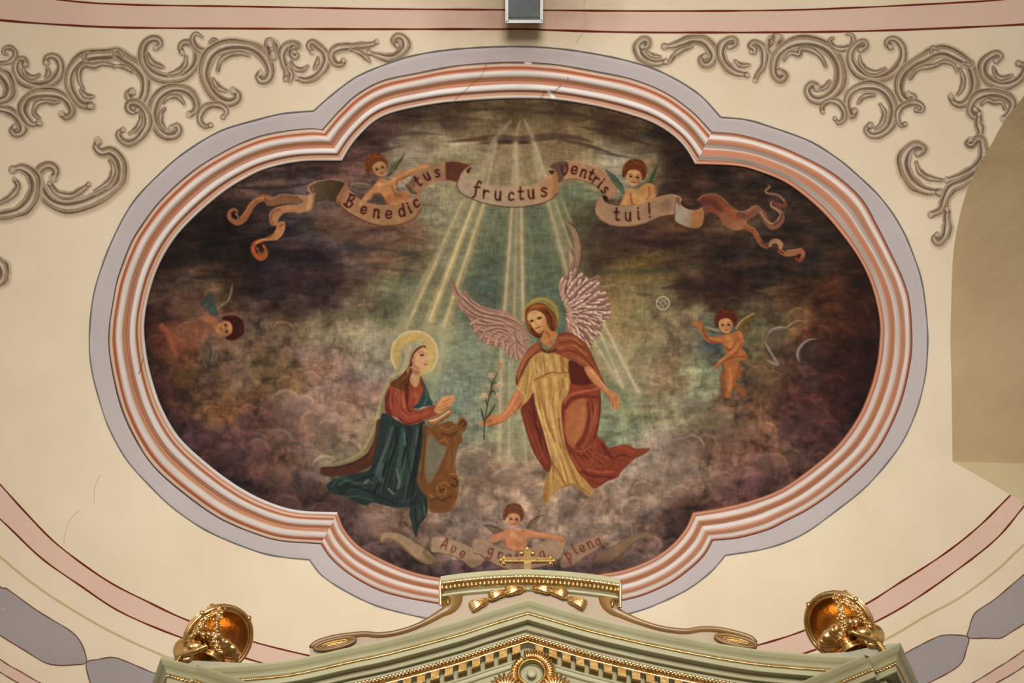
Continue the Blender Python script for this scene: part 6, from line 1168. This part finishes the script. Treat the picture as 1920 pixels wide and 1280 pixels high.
V, F = sweepY(tc, [(.36, -.01), (.0, -.004), (0, .0), (.002, .03), (.010, .036), (.012, .04)]); V2, F2 = sweepY(tc, [(.05, .088), (.08, .095), (.082, .11), (.13, .112)]); mesh_join('crest_cornice', [(V, F), (V2, F2)], GREEN, CR_, False)
V, F = sweepY(tc, [(.008, .036), (.006, .045), (.018, .056), (.03, .062), (.045, .088), (.05, .09)]); mesh_join('leaf_moulding', [(V, F)]+lumps(tc, .012, .046, .03, (.014, .010, .010))+lumps(tc, .034, .074, .03, (.012, .010, .014)), GOLD_L, CR_)
for sx, q in ((-1, tc[0]), (1, tc[-1])):
    P = [q+np.array([0, .0, -.036]), q+np.array([0, .015, -.09]), q+np.array([-sx*.004, .03, -.15]), q+np.array([-sx*.006, .04, -.2])]; mesh_join('cornice_end', [tube(cr(np.array(P), False, .02), .011, 8), box(q+np.array([-sx*.012, .16, -.06]), I3, (.01, .14, .035))], GOLD, CR_)
    c = q+np.array([-sx*.075, .10, -.135]); mesh_join('volute', [ball(c+np.array([-sx*-.02, .03, -.01]), (.04, .05, .055)), ball(c+np.array([sx*.02, .0, -.01]), (.016, .03, .04))], GOLD_D, CR_)
# husk garlands
for sx in (-1, 1):
    for k, (x, y, s, an) in enumerate([(968, 1106, .085, 8), (937, 1113, .085, 18), (902, 1130, .09, 26)]):
        x = x if sx < 0 else 1976+4-x; c = onY(float(x), float(y)-(3 if sx > 0 else 0), YC-.02); a = math.radians(-an if sx > 0 else an-0)*-1*(-1); d = np.array([sx*math.cos(math.radians(an)), 0, -math.sin(math.radians(an))]); nrm = np.array([d[2]*-sx, 0, abs(d[0])])
        parts = []
        for q in range(5):
            th = (q-2)*.24; dd = d*math.cos(th*.5)+nrm*math.sin(th*.5); n2 = np.cross(dd, [0, 1, 0]); parts.append(ball(c+dd*s*.25+nrm*math.sin(th)*s*.28+np.array([0, -.012*math.cos(th), 0]), (s*.72, .018, s*.20), np.stack([dd, [0, 1, 0], n2]), 10, 8))
        parts.append(ball(c-d*s*.05, (s*.62, .024, s*.34), np.stack([d, [0, 1, 0], nrm]), 12, 8)); parts.append(ball(c-d*s*.75, .012))
        mesh_join('husk_bud', parts, GOLD, CR_)
# ---- cross on the crest
YX = YC-.02; cb = onY(989., 1069., YX)
CX = empty('altar_cross', tuple(cb), 'small gilded cross with trefoil ends standing on the crest', 'cross')
def px(x, y, Y=YX): return onY(float(x), float(y), Y)
um = px(990, 1030)-cb; u = lambda x, y: px(x, y)
V = []
a_, b_ = u(989, 1085), u(989, 1032); a_ = a_.copy(); a_[2] = tc[len(tc)//2][2]+.014; V.append(box((a_+b_)/2, I3, (.025, .012, (b_[2]-a_[2])/2)))
a_, b_ = u(944, 1051), u(1034, 1051); V.append(box((a_+b_)/2+np.array([0, -.004, 0]), I3, ((b_[0]-a_[0])/2, .014, .018))); V.append(tube(np.array([a_+np.array([0, -.016, .0]), b_+np.array([0, -.016, 0])]), .006, 8))
mesh_join('cross_bars', V, GOLD, CX, smooth=False)
for x, y, r in [(988,1029,.017),(978,1037,.017),(999,1037,.017),(939,1050,.016),(945,1045,.015),(945,1056,.015),(1038,1051,.016),(1032,1045,.015),(1032,1056,.015),(951,1050,.012),(1027,1051,.012)]:
    mesh_join('trefoil_knob', [ball(u(x, y), r*1.3)], GOLD, CX)
# ---- gilded urns
def urn(cx, cy, sx, label, Yu, footx, footy):
    c = onY(float(cx), float(cy), Yu); f = onY(float(footx), float(footy), Yu)
    r = empty('gilded_urn', tuple(f), label, 'urn', 'gilded urns on the altar ends'); R = .240
    od = np.array([-sx*.56, -.56, -.62]); od /= np.linalg.norm(od)     # side on which the hood stands open
    e1 = np.cross(od, [0, 1, 0]); e1 /= np.linalg.norm(e1); e2 = np.cross(od, e1); ax = np.stack([e1, e2, -od])
    th = np.linspace(0.02, math.pi/2*.99, 22); prof = [(R*math.sin(t), R*.97*math.cos(t)) for t in th]
    rib = [(R*1.03*math.sin(math.pi/2*.80), R*math.cos(math.pi/2*.80)*1.02)]
    inner = [(R*.9*math.sin(t), R*.87*math.cos(t)) for t in th[::-1]]
    mesh_join('hood', [lathe(prof+inner, c, ax, 56, (np.r_[np.full(len(prof), .012), np.zeros(len(inner))], 14))], GOLD, r)
    zr = R*.97*math.cos(th[-1]); rr = R*math.sin(th[-1]); a = np.linspace(0, 2*math.pi, 49)[:-1]
    ring = lambda rad, z: c+(np.stack([rad*np.cos(a), rad*np.sin(a), 0*a+z], -1)@ax)
    mesh_join('rim', [tube(ring(rr*1.0, zr), .016, 8, True), tube(ring(R*1.02, R*.10), .010, 8, True), tube(ring(R*.99, R*.26), .006, 8, True), tube(ring(rr*.9, zr-.004), .008, 8, True)], GOLD_L, r)
    # gadrooned bowl inside, on a ringed foot
    b = f+np.array([0, 0, .0]); mid = c+np.array([0, .01, -.02]); up = mid-b; L = np.linalg.norm(up); up /= L; g1_ = np.cross(up, [0, 1, 0]); g1_ /= np.linalg.norm(g1_); g2_ = np.cross(up, g1_); ax2 = np.stack([g1_, g2_, up])
    bp = [(.0, L*.42), (.05, L*.44), (.10, L*.55), (.125, L*.72), (.135, L*.9), (.12, L*1.05), (.06, L*1.1), (0, L*1.1)]
    bp = cr(np.array(bp), False, .02); mesh_join('bowl', [lathe(bp*np.array([1.12, 1]), b, ax2, 96, (np.interp(bp[:, 1], [L*.42, L*.7, L*1.0], [.04, .30, .12]), 14))], GOLD_L, r)
    fp = cr(np.array([(.085, 0), (.088, .012), (.07, .02), (.062, .03), (.07, .038), (.066, .048), (.045, .056), (.04, .07), (.052, .082), (.04, .095), (.03, L*.44)])*np.array([1.1, 1.0]), False, .004); mesh_join('foot', [lathe(fp, b, ax2, 40)], GOLD_L, r)
    # leafy garland strands tied at the crown and falling over the opening
    rs = np.random.default_rng(5+sx)
    def strand(u0, u1, w, nm, n=26, sag=.03):
        parts = []
        for i in range(n):
            t = i/(n-1.); p = u0*(1-t)+u1*t+np.array([0, -sag*math.sin(math.pi*t), -sag*.6*math.sin(math.pi*t)])
            for q in range(2):
                d = rs.normal(size=3); d /= np.linalg.norm(d); d2 = np.cross(d, [0, 0, 1.]); d2 /= np.linalg.norm(d2); parts.append(ball(p+rs.normal(size=3)*w*.55, (w*1.0, w*.42, w*.7), np.stack([d, d2, np.cross(d, d2)]), 8, 6))
        return mesh_join(nm, parts, GOLD_L, r)
    top = c+np.array([sx*-.01, -.20, .135]); m1 = c+np.array([-sx*-.10, -.215, -.02]); m2 = c+np.array([-sx*.02, -.20, -.08]); m3 = c+np.array([sx*-.06, -.16, -.16])
    strand(top, m1, .018, 'garland'); strand(top+np.array([-sx*.03, 0, 0]), m2, .019, 'garland'); strand(m2, m3, .016, 'garland', 14, .01); strand(m1, c+np.array([sx*.17, -.13, -.07]), .015, 'garland', 14, .02)
    for q in (c+ax.T@np.array([rr*1.04, 0, zr]), c+ax.T@np.array([-rr*1.04, 0, zr]), c+ax.T@np.array([0, rr*1.04, zr]), c+np.array([-sx*.03, -.14, .19]), c+np.array([sx*.06, -.12, .20])): mesh_join('knob', [ball(q, .02)], GOLD_L, r)
    # drapery end and pendant on the outer side
    p0 = c+np.array([sx*.20, -.05, -.06]); p1 = c+np.array([sx*.215, -.10, -.16]); p2_ = c+np.array([sx*.25, -.10, -.225])
    mesh_join('drapery', [ball((p0+p1)/2, (.07, .03, .085), np.stack([[1, 0, -.5*sx], [0, 1, 0], [.5*sx, 0, 1.]])), ball(c+np.array([sx*.13, -.13, -.10]), (.055, .03, .04)), tube(cr(np.array([p0+np.array([0, 0, .08]), p0, p1]), False, .02), .022, 8), tube(cr(np.array([p1, c+np.array([sx*.10, -.16, -.15]), c+np.array([sx*.03, -.17, -.12])]), False, .02), .02, 8)], GOLD, r)
    mesh_join('pendant', [ball(p1+(p2_-p1)*t, .022*(1-.4*abs(t-.5)), gad=.15, gk=5) for t in np.linspace(0, 1, 6)], GOLD_D, r)
    return r
urn(411, 1200, -1, 'gilded urn with hood and leafy garland on the left end of the altar', Y0+.30, 392, 1238)
urn(1572, 1174, 1, 'gilded urn with hood and leafy garland on the right end of the altar', Y0+.30, 1599, 1222)
# ---- floodlight fixed at the crown of the vault
FLp = vault(np.array(983.), np.array(-6.), .14); rr_ = ray(983., -6.); fw = -rr_; ri = np.array([1., 0, 0]); ri = ri-ri@fw*fw; ri /= np.linalg.norm(ri); upv = np.cross(fw, ri); upv *= 1 if upv[2] > 0 else -1
dist = np.linalg.norm(FLp-CAM); k = dist/FPX; hw, hh = 33*k, 33*k; AX = np.stack([ri, fw, upv])
FL = empty('floodlight', tuple(FLp), 'square floodlight with pale frame fixed above the soot stain at the top', 'lamp')
def fmat(n, c, r, m_=0.):
    m, nt, b = newmat(n); nt.links.new(mottled(nt, lin(c), lin(c*.9), 8), b.inputs['Base Color']); b.inputs['Roughness'].default_value = r; b.inputs['Metallic'].default_value = m_; return m
M_FR = fmat('lamp_frame_paint', rgb(206, 204, 196), .45); M_GL = fmat('lamp_glass', rgb(96, 100, 98), .15); M_BK = fmat('lamp_body_metal', rgb(70, 66, 62), .5, .4)
fr = [box(FLp+ri*s*hw*.95, AX, (hw*.08, .016, hh)) for s in (-1, 1)]+[box(FLp+upv*s*hh*.95, AX, (hw, .016, hh*.08)) for s in (-1, 1)]
mesh_join('frame', fr, M_FR, FL, False); mesh_join('glass', [box(FLp-fw*.004, AX, (hw*.9, .004, hh*.9))], M_GL, FL, False)
mesh_join('housing', [box(FLp-fw*.055, AX, (hw*.86, .045, hh*.86)), box(FLp-fw*.11, AX, (hw*.5, .03, hh*.5))], M_BK, FL, False)
mesh_join('shadow_line', [box(FLp+fw*.001-upv*hh*.74, AX, (hw*.86, .002, hh*.03)), box(FLp+fw*.001+ri*hw*.82, AX, (hw*.02, .002, hh*.86))], M_BK, FL, False)  # thin dark strips stand in for the shadow line inside the frame
mesh_join('latch', [ball(FLp-upv*(hh*1.06), .012)], M_BK, FL)
mesh_join('bracket', [tube(np.array([FLp-fw*.12, FLp-fw*.145]), .02, 10), box(FLp-fw*.138, AX, (.06, .006, .06))], M_BK, FL, False)
